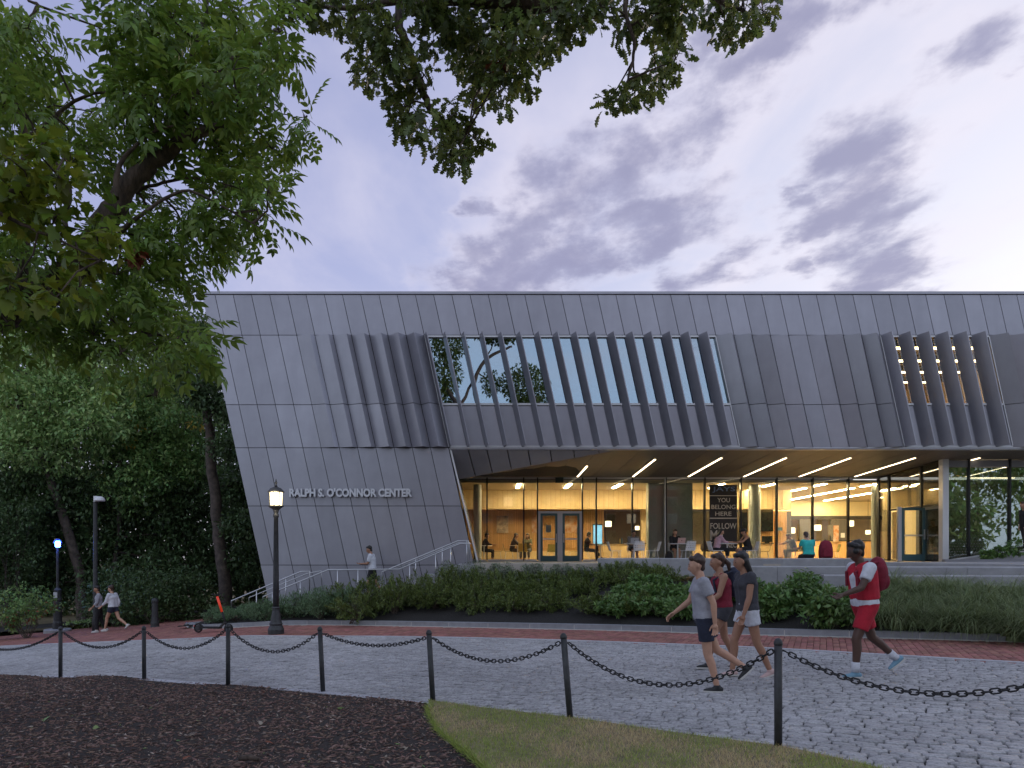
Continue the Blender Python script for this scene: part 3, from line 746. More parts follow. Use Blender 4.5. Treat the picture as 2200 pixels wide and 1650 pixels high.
# ---------------- ground-floor glazing
zg0, zg1 = W(0, 1205, GY).z, W(0, 1026.5, GY).z
mull = [1046.3, 1125, 1154.5, 1251, 1280.6, 1358, 1430, 1513, 1590.5, 1667.5, 1744.6, 1821, 1886]
gxs = [W(m, 0, GY).x for m in mull]
xL = W(980, 1030, GY).x
def pane(a, b, z0, z1, Y=GY, m='glass_lower', par=bld, name='glass_pane'):
    q = MB(); q.box(a, Y - .006, z0, b, Y + .006, z1); return q.build(name, m, par)
zb = zg0 + .07
edges = [xL] + gxs
dz1 = W(0, 1101, GY).z
for a, b in zip(edges, edges[1:]):
    if abs(a - gxs[2]) < .01: pane(a + .02, b - .02, dz1 + .06, zg1 - .06)
    else: pane(a + .02, b - .02, zb, zg1 - .06)
for i, X in enumerate(gxs):
    w = .028; q = MB(); q.box(X - w, GY - .12, zb - .02, X + w, GY + .05, zg1); q.build('mullion', 'mullion', bld)
    if i == 6: q = MB(); q.box(X - .075, GY - .14, zb - .02, X - .030, GY - .05, zg1); q.build('mullion', 'trim_white', bld)
q = MB(); q.box(xL, GY - .09, zg1 - .055, gxs[-1], GY + .05, zg1 + .03); q.build('glazing_head', 'trim_white', bld)
for a, b in zip(edges, edges[1:]):
    if abs(a - gxs[2]) < .01: continue
    q = MB(); q.box(a + .03, GY - .10, zg0 - .05, b - .03, GY + .05, zb - .003); q.build('glazing_sill', 'trim_white', bld)
def door(par, xa, xb, z0, z1, Y, hinge_left, name='door'):
    w = xb - xa; fr = .10
    q = MB(); q.box(xa, Y - .05, z0, xa + fr, Y, z1); q.box(xb - fr, Y - .05, z0, xb, Y, z1); q.box(xa + fr, Y - .05, z1 - fr, xb - fr, Y, z1); q.box(xa + fr, Y - .05, z0, xb - fr, Y, z0 + .26)
    d = q.build(name, 'teal_door', par)
    pane(xa + fr, xb - fr, z0 + .26, z1 - fr, Y - .025, 'glass_lower', d, 'door_glass')
    q = MB(); q.box(xa + fr, Y - .085, z0 + .98, xb - fr, Y - .052, z0 + 1.04); q.build('push_bar', 'steel', d)
    hx = xb - .07 if hinge_left else xa + .03
    q = MB(); q.box(hx, Y - .11, z0 + .85, hx + .035, Y - .06, z0 + 1.25); q.build('handle', 'steel', d)
    return d
dxa, dxb, dxm = gxs[2] + .03, gxs[3] - .03, (gxs[2] + gxs[3]) / 2
q = MB()
for X0_, X1_ in ((dxa, dxa + .10), (dxm - .11, dxm + .11), (dxb - .10, dxb)): q.box(X0_, GY - .10, zg0 - .05, X1_, GY + .02, dz1 + .05)
q.box(dxa + .10, GY - .10, dz1 - .04, dxm - .11, GY + .02, dz1 + .05); q.box(dxm + .11, GY - .10, dz1 - .04, dxb - .10, GY + .02, dz1 + .05)
q.build('door_frame', 'door_steel', bld)
door(bld, dxa + .105, dxm - .115, zg0 - .03, dz1 - .045, GY - .03, True); door(bld, dxm + .115, dxb - .105, zg0 - .03, dz1 - .045, GY - .03, False)
q = MB(); q.box(W(1192, 0, GY).x, GY - .3, zg1 - .25, W(1209, 0, GY).x, GY - .2, zg1 - .02); q.build('exit_sign', 'dark_sign', bld)
# angled vestibule wall and the nearer glass on the right
RY = 26.3
va, vb = Vector((gxs[-1], GY, 0)), Vector((W(2021, 0, RY).x, RY, 0))
def vw(t, z): p = va.lerp(vb, t); return Vector((p.x, p.y, z))
def vpane(t0, t1, z0, z1, m='glass_lower', par=bld, name='glass_pane', th=.012):
    n = Vector((-(vb - va).y, (vb - va).x, 0)).normalized() * th
    q = MB(); q.prism([vw(t0, z0), vw(t1, z0), vw(t1, z1 if not callable(z1) else z1(t1)), vw(t0, z1 if not callable(z1) else z1(t0))], n); return q.build(name, m, par)
ztop = lambda t: zs(va.lerp(vb, t).y) - .05
vt = [.0, .20, .72, .985]
for t0, t1 in zip(vt, vt[1:]):
    if t0 == .20: vpane(t0 + .01, t1 - .01, 2.25, ztop)
    elif t0 == .72: vpane(t0 + .01, t1 - .01, 2.15, ztop); vpane(t0 + .01, t1 - .01, .06, 2.05)
    else: vpane(t0 + .01, t1 - .01, .06, ztop)
for t in vt[1:3]:
    p = vw(t, 0); q = MB(); q.box(p.x - .04, p.y - .05, .0, p.x + .04, p.y + .05, ztop(t)); q.build('mullion', 'mullion', bld)
q = MB(); q.prism([vw(.2, 2.16), vw(.985, 2.16), vw(.985, 2.24), vw(.2, 2.24)], (.02, .08, 0)); q.build('transom', 'mullion', bld)
q = MB(); q.prism([vw(0, 0), vw(.985, 0), vw(.985, .06), vw(0, .06)], (.02, .08, 0)); q.build('threshold', 'mullion', bld)
q = MB(); q.prism([vw(0, ztop(0) - .0), vw(.985, ztop(.985)), vw(.985, ztop(.985) + .05), vw(0, ztop(0) + .05)], (.02, .08, 0)); q.build('glazing_head', 'mullion', bld)
# doors in the vestibule wall: one open towards the camera
dd = (vb - va).normalized()
q = MB(); n_ = Vector((-dd.y, dd.x, 0)) * -.05
for t0, t1 in ((.215, .24), (.45, .47), (.69, .705)): q.prism([vw(t0, .06), vw(t1, .06), vw(t1, 2.16), vw(t0, 2.16)], (.02, .07, 0))
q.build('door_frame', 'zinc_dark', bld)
vpane(.245, .445, .08, 2.1, 'glass_lower', bld, 'door_glass')
DY = 27.3; ox0, ox1 = W(1934, 0, DY).x, W(1986, 0, DY).x
od = door(bld, ox0 + .02, ox1, .02, W(0, 1091, DY).z, DY, True)
q = MB(); q.box(ox0 - .13, DY - .08, .0, ox0 + .015, DY + .02, W(0, 1091, DY).z + .03); q.build('door_edge', 'door_steel', od)
q = MB(); q.box(ox0 - .12, DY - .14, .92, ox0 - .06, DY - .085, 1.12); q.build('latch', 'steel', od)
# corner post and right-hand glass
px0, px1 = W(2021, 0, RY).x, W(2034, 0, RY).x
q = MB(); q.box(px0, RY - .12, -.02, px1, RY + .12, zs(RY)); q.build('corner_post', 'trim_white', bld)
rm = [2034.5, 2080, 2168, 2260, 2350, 2440]; rxs = [W(m, 0, RY).x for m in rm]
for a, b in zip(rxs, rxs[1:]): pane(a + .02, b - .01, .0, zs(RY) - .32, RY, 'glass_right')
for X in rxs[1:]: q = MB(); q.box(X - .03, RY - .08, 0, X + .03, RY + .03, zs(RY)); q.build('mullion', 'mullion', bld)
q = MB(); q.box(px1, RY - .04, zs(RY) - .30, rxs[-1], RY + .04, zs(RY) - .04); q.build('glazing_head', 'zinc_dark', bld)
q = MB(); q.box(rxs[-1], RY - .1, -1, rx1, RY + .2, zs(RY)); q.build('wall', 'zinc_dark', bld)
# frosted dots on the lower part of that glass, joined because they are too small to pick apart
q = MB()
for j in range(12):
    zz_ = .06 + j * .105
    rr = .020 * (1 - j / 15)
    for i in range(int((rxs[3] - px1) / .10)):
        X = px1 + .05 + i * .10 + (j % 2) * .05
        q.add([(X + rr * math.cos(a * 1.0472), RY - .012, zz_ + rr * math.sin(a * 1.0472)) for a in range(6)], [tuple(range(6))])
q.build('frosted_dots', 'column_grey', bld, kind='stuff')

# ---------------- interior of the ground floor
q = MB(); q.box(xL - .5, GY + .06, -.14, rx1, 46, -.02); q.build('indoor_floor', 'floor_inside', bld)
CZI = 3.5
q = MB(); q.box(xL - .5, GY + .06, CZI, rx1, 46, CZI + .12); q.build('indoor_ceiling', 'ceiling_white', bld)
for i, X in enumerate([1.5 + 2.32 * k for k in range(9)]):
    y1 = 35.0 if i < 5 else 41.0
    q = MB(); q.box(X - .07, GY + .45, CZI - .02, X + .07, 32.3, CZI - .004); q.build('ceiling_light', 'inner_strip', bld)
    if i < 5: q = MB(); q.box(X - .07, 32.34, CZI - .02, X + .07, 33.0, CZI - .004); q.build('ceiling_light', 'inner_strip', bld)
    else:
        for ya in (33.0, 35.6, 38.2): q = MB(); q.box(X - .07, ya, CZI - .02, X + .07, ya + 2.3, CZI - .004); q.build('ceiling_light', 'inner_strip', bld)
WBX = W(1392, 0, 35).x + .3
q = MB(); q.box(xL - 1, 34.0, 2.55, W(1700, 0, 34).x, 34.5, CZI); q.build('bulkhead', 'wood_light', bld)
q = MB(); nb_ = int((W(1700, 0, 34).x - xL) / .24)
for i in range(nb_): X = xL + i * .24; q.box(X, 33.982, 2.56, X + .008, 34.0, CZI - .01)
q.build('bulkhead_joints', 'wood_wall', bld, kind='stuff')
q = MB(); q.box(xL - 1, 35.4, -.02, W(1300, 0, 35).x, 35.6, 2.6); q.build('slatted_wall', 'wood_wall', bld); slat = bld.children[-1]
q = MB(); X = xL - .8
while X < W(1297, 0, 35).x: q.box(X, 35.33, .62, X + .055, 35.4, 2.55); X += .11
q.build('slats', 'wood_slat', bld, kind='stuff')
q = MB(); q.box(xL - .8, 35.0, -.02, W(1297, 0, 35).x, 35.35, .48); q.build('wall_bench', 'wood_light', bld)
# dim niche with greenery glimpsed, service counter
q = MB(); q.box(W(1300, 0, 36.5).x, 36.5, -.02, W(1700, 0, 36.5).x, 36.7, 2.6); q.build('niche_wall', 'wall_dark', bld)
q = MB(); q.box(W(1378, 0, 35).x, 35.0, -.02, W(1394, 0, 35).x, 35.3, 2.6); q.build('niche_side', 'wood_light', bld)
q = MB(); q.box(W(1296, 0, 33.5).x, 33.5, -.02, W(1660, 0, 33.5).x, 34.1, .80); q.build('service_counter', 'wood_light', bld)
q = MB(); q.box(W(1294, 0, 33.5).x, 33.44, .803, W(1662, 0, 33.5).x, 34.15, .85); q.build('counter_top', 'wall_dark', bld)
q = MB(); q.box(W(1600, 0, 35.5).x, 35.5, -.02, W(1690, 0, 35.5).x, 35.7, 2.55); q.build('slatted_wall', 'wood_wall', bld)
q = MB(); X = W(1600, 0, 35.5).x
while X < W(1688, 0, 35.5).x: q.box(X, 35.43, .05, X + .055, 35.5, 2.5); X += .11
q.build('slats', 'wood_slat', bld, kind='stuff')
q = MB(); q.box(W(1636, 0, 35.3).x, 35.33, W(0, 1142, 35.3).z, W(1662, 0, 35.3).x, 35.41, W(0, 1093, 35.3).z); q.build('menu_board', 'screen_dark', bld)
q = MB(); q.box(W(1590, 0, 35.3).x, 35.33, W(0, 1142, 35.3).z, W(1607, 0, 35.3).x, 35.41, W(0, 1093, 35.3).z); q.build('menu_board', 'screen_dark', bld)
# brightly lit hall on the right
q = MB(); q.box(W(1655, 0, 41).x, 41, W(0, 1108, 41).z, W(1960, 0, 41).x, 41.2, CZI); q.build('hall_wall', 'wall_cream', bld)
q = MB(); q.box(W(1655, 0, 41).x, 41, W(0, 1116, 41).z, W(1960, 0, 41).x, 41.1, W(0, 1108.5, 41).z); q.build('hall_lintel', 'wall_dark', bld)
q = MB(); q.box(W(1650, 0, 45).x, 45, -.02, W(1990, 0, 45).x, 45.2, CZI); q.build('hall_back_wall', 'wood_light', bld)
for a, b in ((1718, 1742), (1785, 1818), (1875, 1890)):
    q = MB(); q.box(W(a, 0, 41).x, 41, -.02, W(b, 0, 41).x, 41.15, W(0, 1116.5, 41).z); q.build('hall_pier', 'plastic_grey' if a != 1875 else 'wall_cream', bld)
q = MB(); q.box(W(1700, 0, 40).x, 40, -.02, W(1880, 0, 40).x, 40.5, W(0, 1163, 40).z); q.build('reception_desk', 'wood_slat', bld)
q = MB(); q.box(W(1700, 0, 40).x, 39.95, W(0, 1162.6, 40).z, W(1880, 0, 40).x, 40.55, W(0, 1160.5, 40).z); q.build('desk_top', 'wall_dark', bld)
q = MB(); q.box(W(1900, 0, 35).x, 35, -.02, rx1, 35.2, CZI); q.build('hall_wall', 'wall_cream', bld)
q = MB(); q.box(W(1990, 0, 29).x, 29.5, -.02, W(2600, 0, 29).x, 29.7, CZI); q.build('office_wall', 'column_grey', bld)
q = MB(); q.box(W(2085, 0, 27.5).x, 27.4, 3.33, W(2150, 0, 27.5).x + .5, 27.52, 3.36); q.build('ceiling_light', 'strip_light', bld)
# columns
def col(px, Y, r, m='column_grey'):
    q = MB(); p = W(px, 0, Y); q.lathe([(r, -.02), (r, 3.6)], 28, (p.x, p.y, 0)); q.build('column', m, bld, smooth=False)
col(1026, 31.6, .19); col(1621, 31.6, .27, 'pier_grey'); col(1880, 31.3, .16)
q = MB(); q.box(W(1393, 0, GY + .25).x, GY + .25, -.02, W(1488, 0, GY + .25).x, GY + .7, CZI + .1); q.build('pier', 'pier_grey', bld)
# pictures on the slatted wall
for a, b, t, bo, m in ((1067, 1092, 1108, 1145, 'poster_print'), (1143, 1153, 1108, 1145, 'poster_orange'), (1211, 1241, 1108, 1144, 'poster_orange')):
    q = MB(); q.box(W(a, 0, 35.2).x, 35.28, W(0, bo, 35.2).z, W(b, 0, 35.2).x, 35.325, W(0, t, 35.2).z)
    tag(q.build('wall_picture', m), {1067: 'tall brown picture on the slatted wall left of the double doors', 1143: 'narrow picture on the slatted wall cut by the left door frame', 1211: 'orange and grey picture seen through the right door leaf'}[a], 'picture')
q = MB(); q.box(W(1172, 0, GY).x, GY - .06, W(0, 1144, GY).z, W(1184, 0, GY).x, GY - .05, W(0, 1128, GY).z); q.build('door_sticker', 'column_grey', bld)

# lettering on the facade, letter by letter
sign = thing('facade_lettering', 'raised grey metal letters naming the centre on the left block', 'sign', (0, FY, 0))
me = text_mesh("RALPH S. O'CONNOR CENTER", 1.0, .05, .045)
cap = text_mesh("H", 1.0, .0); caph = max(v.co.z if False else v.co.y for v in cap.vertices)
p0, p1 = Fp(624, 1067), Fp(886, 1067); wid = max(v.co.x for v in me.vertices) - min(v.co.x for v in me.vertices)
sxs = (p1.x - p0.x) / wid; szs = (Fp(0, 1051.5).z - p0.z) / caph; minx = min(v.co.x for v in me.vertices)
bm = bmesh.new(); bm.from_mesh(me)
# split the word line into its letters by gaps along x
isl_ = []; seen = set()
for v in bm.verts:
    if v in seen: continue
    st = [v]; comp = []; seen.add(v)
    while st:
        w_ = st.pop(); comp.append(w_)
        for e in w_.link_edges:
            o_ = e.other_vert(w_)
            if o_ not in seen: seen.add(o_); st.append(o_)
    isl_.append(comp)
for comp in isl_:
    cs = set(comp); idx = {v: i for i, v in enumerate(comp)}
    vv = [(p0.x + (v.co.x - minx) * sxs, FY - .10 - v.co.z * 1.0, p0.z + v.co.y * szs) for v in comp]
    ff = [[idx[v] for v in f.verts] for f in bm.faces if f.verts[0] in cs]
    q = MB(); q.add(vv, ff); q.build('letter', 'sign_letter', sign)
bm.free()
# small security cameras on the facade left out of reach: none in view

# terrace floor outside the glass
q = MB(); q.prism([Vector((-.4, 22.4, 0)), Vector((3.3, 21.6, 0)), Vector((8.6, 20.4, 0)), Vector((19, 19.5, 0)), Vector((24, 19.5, 0)), Vector((24, GY - .13, 0)), Vector((-.4, GY - .13, 0))], (0, 0, -.30)); o = q.build('terrace_pavement', 'paving'); struct(o); o.location.z = -.03
q = MB(); q.prism([Vector((-.38, 22.45, -.32)), Vector((3.3, 21.65, -.32)), Vector((3.3, 21.95, -.32)), Vector((-.38, 22.75, -.32))], (0, 0, -1.4)); struct(q.build('terrace_retaining_wall', 'concrete'))
# ============================================================ STREET FURNITURE
# stone benches stepping down the terrace
def bench(label, px0, px1, Y0b, Y1b, ytop, h, depth, seams, group='stone seat walls on the terrace'):
    """long seat wall from px0 at depth Y0b to px1 at depth Y1b"""
    a, b = W(px0, ytop, Y0b), W(px1, ytop, Y1b); zt = a.z; b.z = zt
    t = thing('stone_bench', label, 'bench', a, group=group)
    ts = [0] + [(s - px0) / (px1 - px0) for s in seams] + [1]
    d = (b - a).normalized(); n = Vector((-d.y, d.x, 0))
    for t0, t1 in zip(ts, ts[1:]):
        p, q_ = a.lerp(b, t0) + d * .004, a.lerp(b, t1) - d * .004; c = .028
        prof = [(0, -h), (0, -c), (c, 0), (depth, 0), (depth, -h)]
        q = MB(); q.prism([p + n * u + Vector((0, 0, v)) for u, v in prof], q_ - p); q.build('stone_block', 'concrete', t)
    return t
bench('long upper stone bench in front of the cafe tables', 1284, 1900, 21.3, 19.9, 1199, .55, .5, [1424, 1560, 1690, 1820])
bench('middle stone seat wall below the person in teal', 1540, 2440, 19.5, 17.6, 1216, .55, .5, [1682, 1850, 1955, 2100, 2250])
bench('lower stone seat wall behind the ornamental grass', 1770, 2440, 18.0, 16.6, 1235, .60, .55, [1900, 2042, 2210, 2330])
bench('lowest stone seat block at the right edge of the picture', 2120, 2440, 16.6, 16.0, 1257, .55, .5, [2290])
q = MB(); q.prism([Vector((11.2, 19.6, .02)), Vector((19.5, 17.7, -.10)), Vector((19.5, 21.8, .02)), Vector((11.2, 21.8, .02))], (0, 0, -.2)); o = q.build('ramp', 'concrete'); struct(o)
# low planter wall rising to the right in front of the right-hand glass
rp = thing('ramp_wall', 'pale low concrete wall rising to the right before the dotted glass', 'wall', W(2045, 1204, 25.6))
q = MB(); a, b = W(2045, 1204, 25.6), W(2420, 1150, 25.6); q.prism([a + Vector((0, 0, -.15)), Vector((b.x, b.y, a.z - .15)), b, a], (0, .22, 0)); q.build('wall_body', 'concrete', rp)
q = MB(); q.prism([a, b, b + Vector((0, 0, .03)), a + Vector((0, 0, .03))], (0, .24, 0)); q.build('coping', 'trim_white', rp)
q = MB(); q.box(W(2030, 0, 24).x, 24.0, -.02, 19.5, 24.15, .09); q.build('foot_kerb', 'zinc_dark', rp)

# stairs along the facade with their handrails
st = thing('outdoor_stairs', 'grey stone steps climbing beside the left block behind the shrubs', 'stairs', W(560, 1300, 23))
SY0, SY1 = 22.35, 23.95
def flight(X0_, X1_, z0, z1, n):
    for i in range(n):
        xa = X0_ + (X1_ - X0_) * i / n; zt = z0 + (z1 - z0) * (i + 1) / n
        q = MB(); q.box(xa, SY0, zt - .45, X1_ if i == n - 1 else xa + (X1_ - X0_) / n - .002, SY1, zt); q.build('step', 'concrete', st)
def wx(px): return (px - X0) * 22.6 / F_PX
flight(wx(512), wx(668), -2.20, -1.16, 7); flight(wx(822), wx(985), -1.12, -.12, 7)
q = MB(); q.box(wx(668), SY0, -1.6, wx(822), SY1, -1.14); q.build('landing', 'concrete', st)
q = MB(); q.box(wx(985), SY0, -.6, wx(1020), SY1, -.06); q.build('landing', 'concrete', st)
def railing(label, Y, pts, posts, low=None):
    """pts = rail points in photo pixels at depth Y"""
    P = [W(x, y, Y) for x, y in pts]; t = thing('handrail', label, 'handrail', P[0], group='handrails of the outdoor stairs')
    q = MB(); q.tube(P, .021, 8); q.build('top_rail', 'steel', t, smooth=True)
    if low: q = MB(); q.tube([W(x, y, Y) for x, y in low], .017, 8); q.build('lower_rail', 'steel', t, smooth=True)
    for x in posts:
        for (xa, ya), (xb, yb) in zip(pts, pts[1:]):
            if min(xa, xb) <= x <= max(xa, xb) and xa != xb:
                p = W(x, ya + (yb - ya) * (x - xa) / (xb - xa), Y); q = MB(); q.tube([p, p - Vector((0, 0, .92))], .017, 8); q.build('post', 'steel', t, smooth=True); break
    return t
railing('front lower steel handrail from the brick path to the landing', 22.3, [(497, 1305), (497, 1291), (646, 1228), (665, 1227), (665, 1272)], [551, 614], [(535, 1300), (535, 1284), (660, 1232), (690, 1226), (692, 1262)])
railing('long level steel handrail along the landing and upper steps', 22.3, [(565, 1292), (565, 1282), (705, 1224), (858, 1223), (988, 1168), (1012, 1168)], [585, 645, 725, 769, 880, 936, 968], None)
railing('upper steel handrail ending beside the glass wall', 22.9, [(820, 1246), (820, 1229), (984, 1162), (1006, 1161), (1006, 1207)], [893, 950, 1003], [(838, 1226), (985, 1166), (1008, 1165), (1010, 1205)])

# chain posts and chains
posts_px = [(-95, 1451, -95, 1345), (130, 1455, 130, 1346), (310, 1459, 309, 1345), (490, 1474, 490, 1340), (695, 1486, 687, 1346), (932, 1513, 921, 1353), (1228, 1552, 1210, 1360), (1672, 1615, 1672, 1371), (2330, 1700, 2330, 1415)]
where = ['far left', 'leftmost in view, before the blue-light pole', 'second from the left, left of the scooter', 'in front of the scooter', 'leaning, right of the tall lantern post', 'leaning, at the corner of mulch and lawn', 'leaning, on the lawn edge left of the walkers', 'nearest, on the lawn edge among the walkers', 'right']
tops = []
for i, (bx_, by_, tx_, ty_) in enumerate(posts_px):
    b = UG(bx_, by_); b.z -= .04; t_ = W(tx_, ty_, b.y); lean = (t_.x - b.x); h = t_.z - b.z - .0
    pt = thing('chain_post', 'dark iron chain post ' + where[i], 'post', b, group='iron posts along the cobbled road')
    ax = Vector((lean, 0, h)); r = .031
    q = MB(); q.tube([Vector((0, 0, -.1)), ax * .955], r, 18); q.build('shaft', 'iron', pt, smooth=True, world=False)
    q = MB(); prof = [(1.10, .945), (1.12, .952), (1.10, .962), (1.0, .975), (.75, .990), (.35, 1.0)]
    q.tube([ax * f for _, f in prof], [r * k for k, _ in prof], 18); q.build('cap', 'iron', pt, smooth=True, world=False)
    q = MB(); q.tube([ax * .895 + Vector((-.048, 0, 0)), ax * .895 + Vector((.048, 0, 0))], .008, 8); q.build('eyelet', 'iron', pt, smooth=True, world=False)
    tops.append(b + ax * .895)
# link mesh: a rounded oval ring, long axis x
def link_mesh():
    q = MB(); n = 14; L, Wd, r = .031, .0185, .0062; pts = []
    for k in range(n):
        a = 2 * math.pi * k / n; c, s = math.cos(a), math.sin(a)
        pts.append(Vector(((L - Wd) * (1 if c > .01 else -1 if c < -.01 else 0) + Wd * c, Wd * s, 0)))
    b0 = 0; seg = 6
    for i in range(n):
        d = (pts[(i + 1) % n] - pts[i - 1]).normalized(); rr = d.cross(Vector((0, 0, 1))).normalized()
        for k in range(seg): a = 2 * math.pi * k / seg; q.v.append(tuple(pts[i] + (rr * math.cos(a) + Vector((0, 0, 1)) * math.sin(a)) * r))
    for i in range(n):
        for k in range(seg): q.f.append((i * seg + k, i * seg + (k + 1) % seg, ((i + 1) % n) * seg + (k + 1) % seg, ((i + 1) % n) * seg + k)); q.m.append(0)
    me = q.mesh('link'); me.materials.append(MATS['iron_chain']); me.polygons.foreach_set('use_smooth', [True] * len(me.polygons)); return me
lm = link_mesh()
sag_px = [1396, 1397, 1391, 1393, 1400, 1381, 1420, 1471, 1487]
clab = ['at the far left', 'left of the pair of walkers, first full span from the left', 'below the squat bollard', 'between the scooter and the tall lantern post', 'below the juniper shrubs, right of the lantern post', 'above the corner of mulch and lawn', 'over the lawn edge, crossing the walking legs', 'at the right below the person in red']
for i in range(len(tops) - 1):
    a, b = tops[i] + Vector((.045, 0, 0)), tops[i + 1] - Vector((.045, 0, 0)); sag = [.33, .30, .31, .33, .40, .26, .33, .36][i]
    # deepest point measured in the photograph
    if i >= 1:
        ym = (a.y + b.y) / 2; mid = (a + b) / 2; zt = CZ + (Y0 - sag_px[i if i < len(sag_px) else -1]) * ym / F_PX
        sag = max(.12, mid.z - W(0, {1: 1391, 2: 1393, 3: 1400, 4: 1384, 5: 1420, 6: 1471, 7: 1487}[i], ym).z)
    ch = thing('chain', 'sagging black link chain ' + clab[i], 'chain', a, group='chains between the iron posts')
    N_ = 200; P = [a.lerp(b, k / N_) - Vector((0, 0, 4 * sag * (k / N_) * (1 - k / N_))) for k in range(N_ + 1)]
    LL = sum((P[k + 1] - P[k]).length for k in range(N_)); nl = int(LL / .0475); pts = resample(P, LL / (nl + .001))
    for k, (p, q_) in enumerate(zip(pts, pts[1:])):
        d = q_ - p; o = obj('link', lm, ch); o.location = (p + q_) / 2 - a; m3 = d.to_track_quat('X', 'Z').to_matrix().to_4x4()
        o.rotation_euler = (m3 @ Matrix.Rotation(R_(90 * (k % 2) + rnd.uniform(-14, 14)), 4, 'X')).to_euler()

# tall lantern post
def at_base(px, py): b = UG(px, py); return b, b.y / F_PX
b, k_ = at_base(593, 1362)
lp = thing('lantern_post', 'tall dark iron lantern post with a glowing warm lantern', 'street lamp', b); S = lambda py: (1362 - py) * k_
q = MB(); q.lathe([(16.5 * k_, -.05), (17 * k_, 0.0), (17 * k_, S(1352)), (14.5 * k_, S(1346)), (13 * k_, S(1343)), (14.2 * k_, S(1340)), (12 * k_, S(1336)), (11 * k_, S(1332)), (9.5 * k_, S(1322)), (7.6 * k_, S(1312)), (7.4 * k_, S(1308)), (8.4 * k_, S(1306)), (7.0 * k_, S(1303))], 16); q.build('base', 'iron', lp, world=False)
q = MB(); q.lathe([(6.4 * k_, S(1304)), (6.0 * k_, S(1240)), (4.6 * k_, S(1112)), (6 * k_, S(1110)), (6 * k_, S(1106)), (4.6 * k_, S(1104)), (5.4 * k_, S(1099)), (6.2 * k_, S(1096))], 20); q.build('shaft', 'iron', lp, smooth=True, world=False)
q = MB(); q.lathe([(5 * k_, S(1098)), (8 * k_, S(1094)), (14 * k_, S(1090)), (17 * k_, S(1088.5)), (17 * k_, S(1086.5)), (15 * k_, S(1086))], 8); q.build('lantern_base', 'iron', lp, world=False)
q = MB(); q.lathe([(13.2 * k_, S(1085.8)), (14.6 * k_, S(1058.5))], 8); q.build('lantern_glass', 'lamp_glass', lp, world=False)
for a8 in range(8):
    a = 2 * math.pi * a8 / 8; c, s = math.cos(a), math.sin(a)
    q = MB(); q.bar((13.6 * k_ * c, 13.6 * k_ * s, S(1086)), (15.0 * k_ * c, 15.0 * k_ * s, S(1058)), 1.4 * k_); q.build('lantern_rib', 'iron', lp, world=False)
q = MB(); q.lathe([(17 * k_, S(1058)), (17.5 * k_, S(1056)), (15 * k_, S(1053.5)), (11 * k_, S(1049)), (5 * k_, S(1046.5)), (2.4 * k_, S(1046)), (3.6 * k_, S(1044)), (1.6 * k_, S(1042)), (1.4 * k_, S(1040)), (3.2 * k_, S(1037)), (1.6 * k_, S(1034)), (.5 * k_, S(1029))], 16); q.build('lantern_roof', 'iron', lp, world=False)
lt = bpy.data.lights.new('lantern_light', 'POINT'); lt.energy = 14; lt.color = (1, .85, .6); lt.shadow_soft_size = .16
lo = bpy.data.objects.new('lantern_light', lt); C.objects.link(lo); lo.parent = lp; lo.location = (0, -.42, S(1072))

# blue emergency light
b, k_ = at_base(124, 1358)
bp = thing('emergency_post', 'slim dark post with a glowing blue emergency light', 'light post', b); S = lambda py: (1358 - py) * k_ * (1345 - 1160) / (1358 - 1160) if py > 9999 else (1358 - py) * k_
q = MB(); q.lathe([(26 * k_, -.05), (26 * k_, .10), (25 * k_, .13)], 24); q.build('foundation', 'concrete', bp, world=False)
q = MB(); q.lathe([(9.5 * k_, .13), (9.5 * k_, S(1338)), (8.3 * k_, S(1334)), (8 * k_, S(1290)), (9 * k_, S(1288)), (7.5 * k_, S(1284)), (7 * k_, S(1270)), (8 * k_, S(1268)), (5 * k_, S(1264)), (2.9 * k_, S(1262)), (2.7 * k_, S(1176))], 16); q.build('pole', 'iron', bp, world=False)
q = MB(); q.box(-4 * k_, -8.6 * k_, S(1284), 4 * k_, -7.4 * k_, S(1272)); q.build('call_box', 'door_steel', bp, world=False)
q = MB(); q.lathe([(3.2 * k_, S(1175.8)), (5 * k_, S(1174)), (5.2 * k_, S(1165)), (3.6 * k_, S(1162))], 14); q.build('lamp', 'blue_lamp', bp, world=False)
q = MB(); q.tube([Vector((9 * k_ * math.cos(R_(a)), 0, S(1167) + 9 * k_ * math.sin(R_(a)))) for a in range(0, 181, 15)], 1.0 * k_, 6); q.build('hood', 'iron', bp, world=False)
lt = bpy.data.lights.new('blue_light', 'POINT'); lt.energy = 22; lt.color = (.06, .16, 1); lt.shadow_soft_size = .1
lo = bpy.data.objects.new('blue_light', lt); C.objects.link(lo); lo.parent = bp; lo.location = (0, -.25, S(1169))
# dark pole with security camera
b, k_ = at_base(205, 1356)
cp_ = thing('camera_pole', 'plain black pole with a small pale security camera on top', 'pole', b); S = lambda py: (1356 - py) * k_
q = MB(); q.lathe([(6.5 * k_, -.05), (6.5 * k_, S(1335)), (4.6 * k_, S(1320)), (4.0 * k_, S(1080)), (3.6 * k_, S(1076))], 14); q.build('pole', 'iron', cp_, world=False, smooth=True)
q = MB(); q.box(-2 * k_, -4 * k_, S(1078), 5 * k_, 4 * k_, S(1066)); q.build('bracket', 'plastic_white', cp_, world=False)
q = MB(); q.lathe([(10 * k_, S(1077)), (11 * k_, S(1075)), (9 * k_, S(1070)), (5 * k_, S(1067))], 16, (10 * k_, -2 * k_, 0)); q.build('camera_dome', 'plastic_white', cp_, world=False)
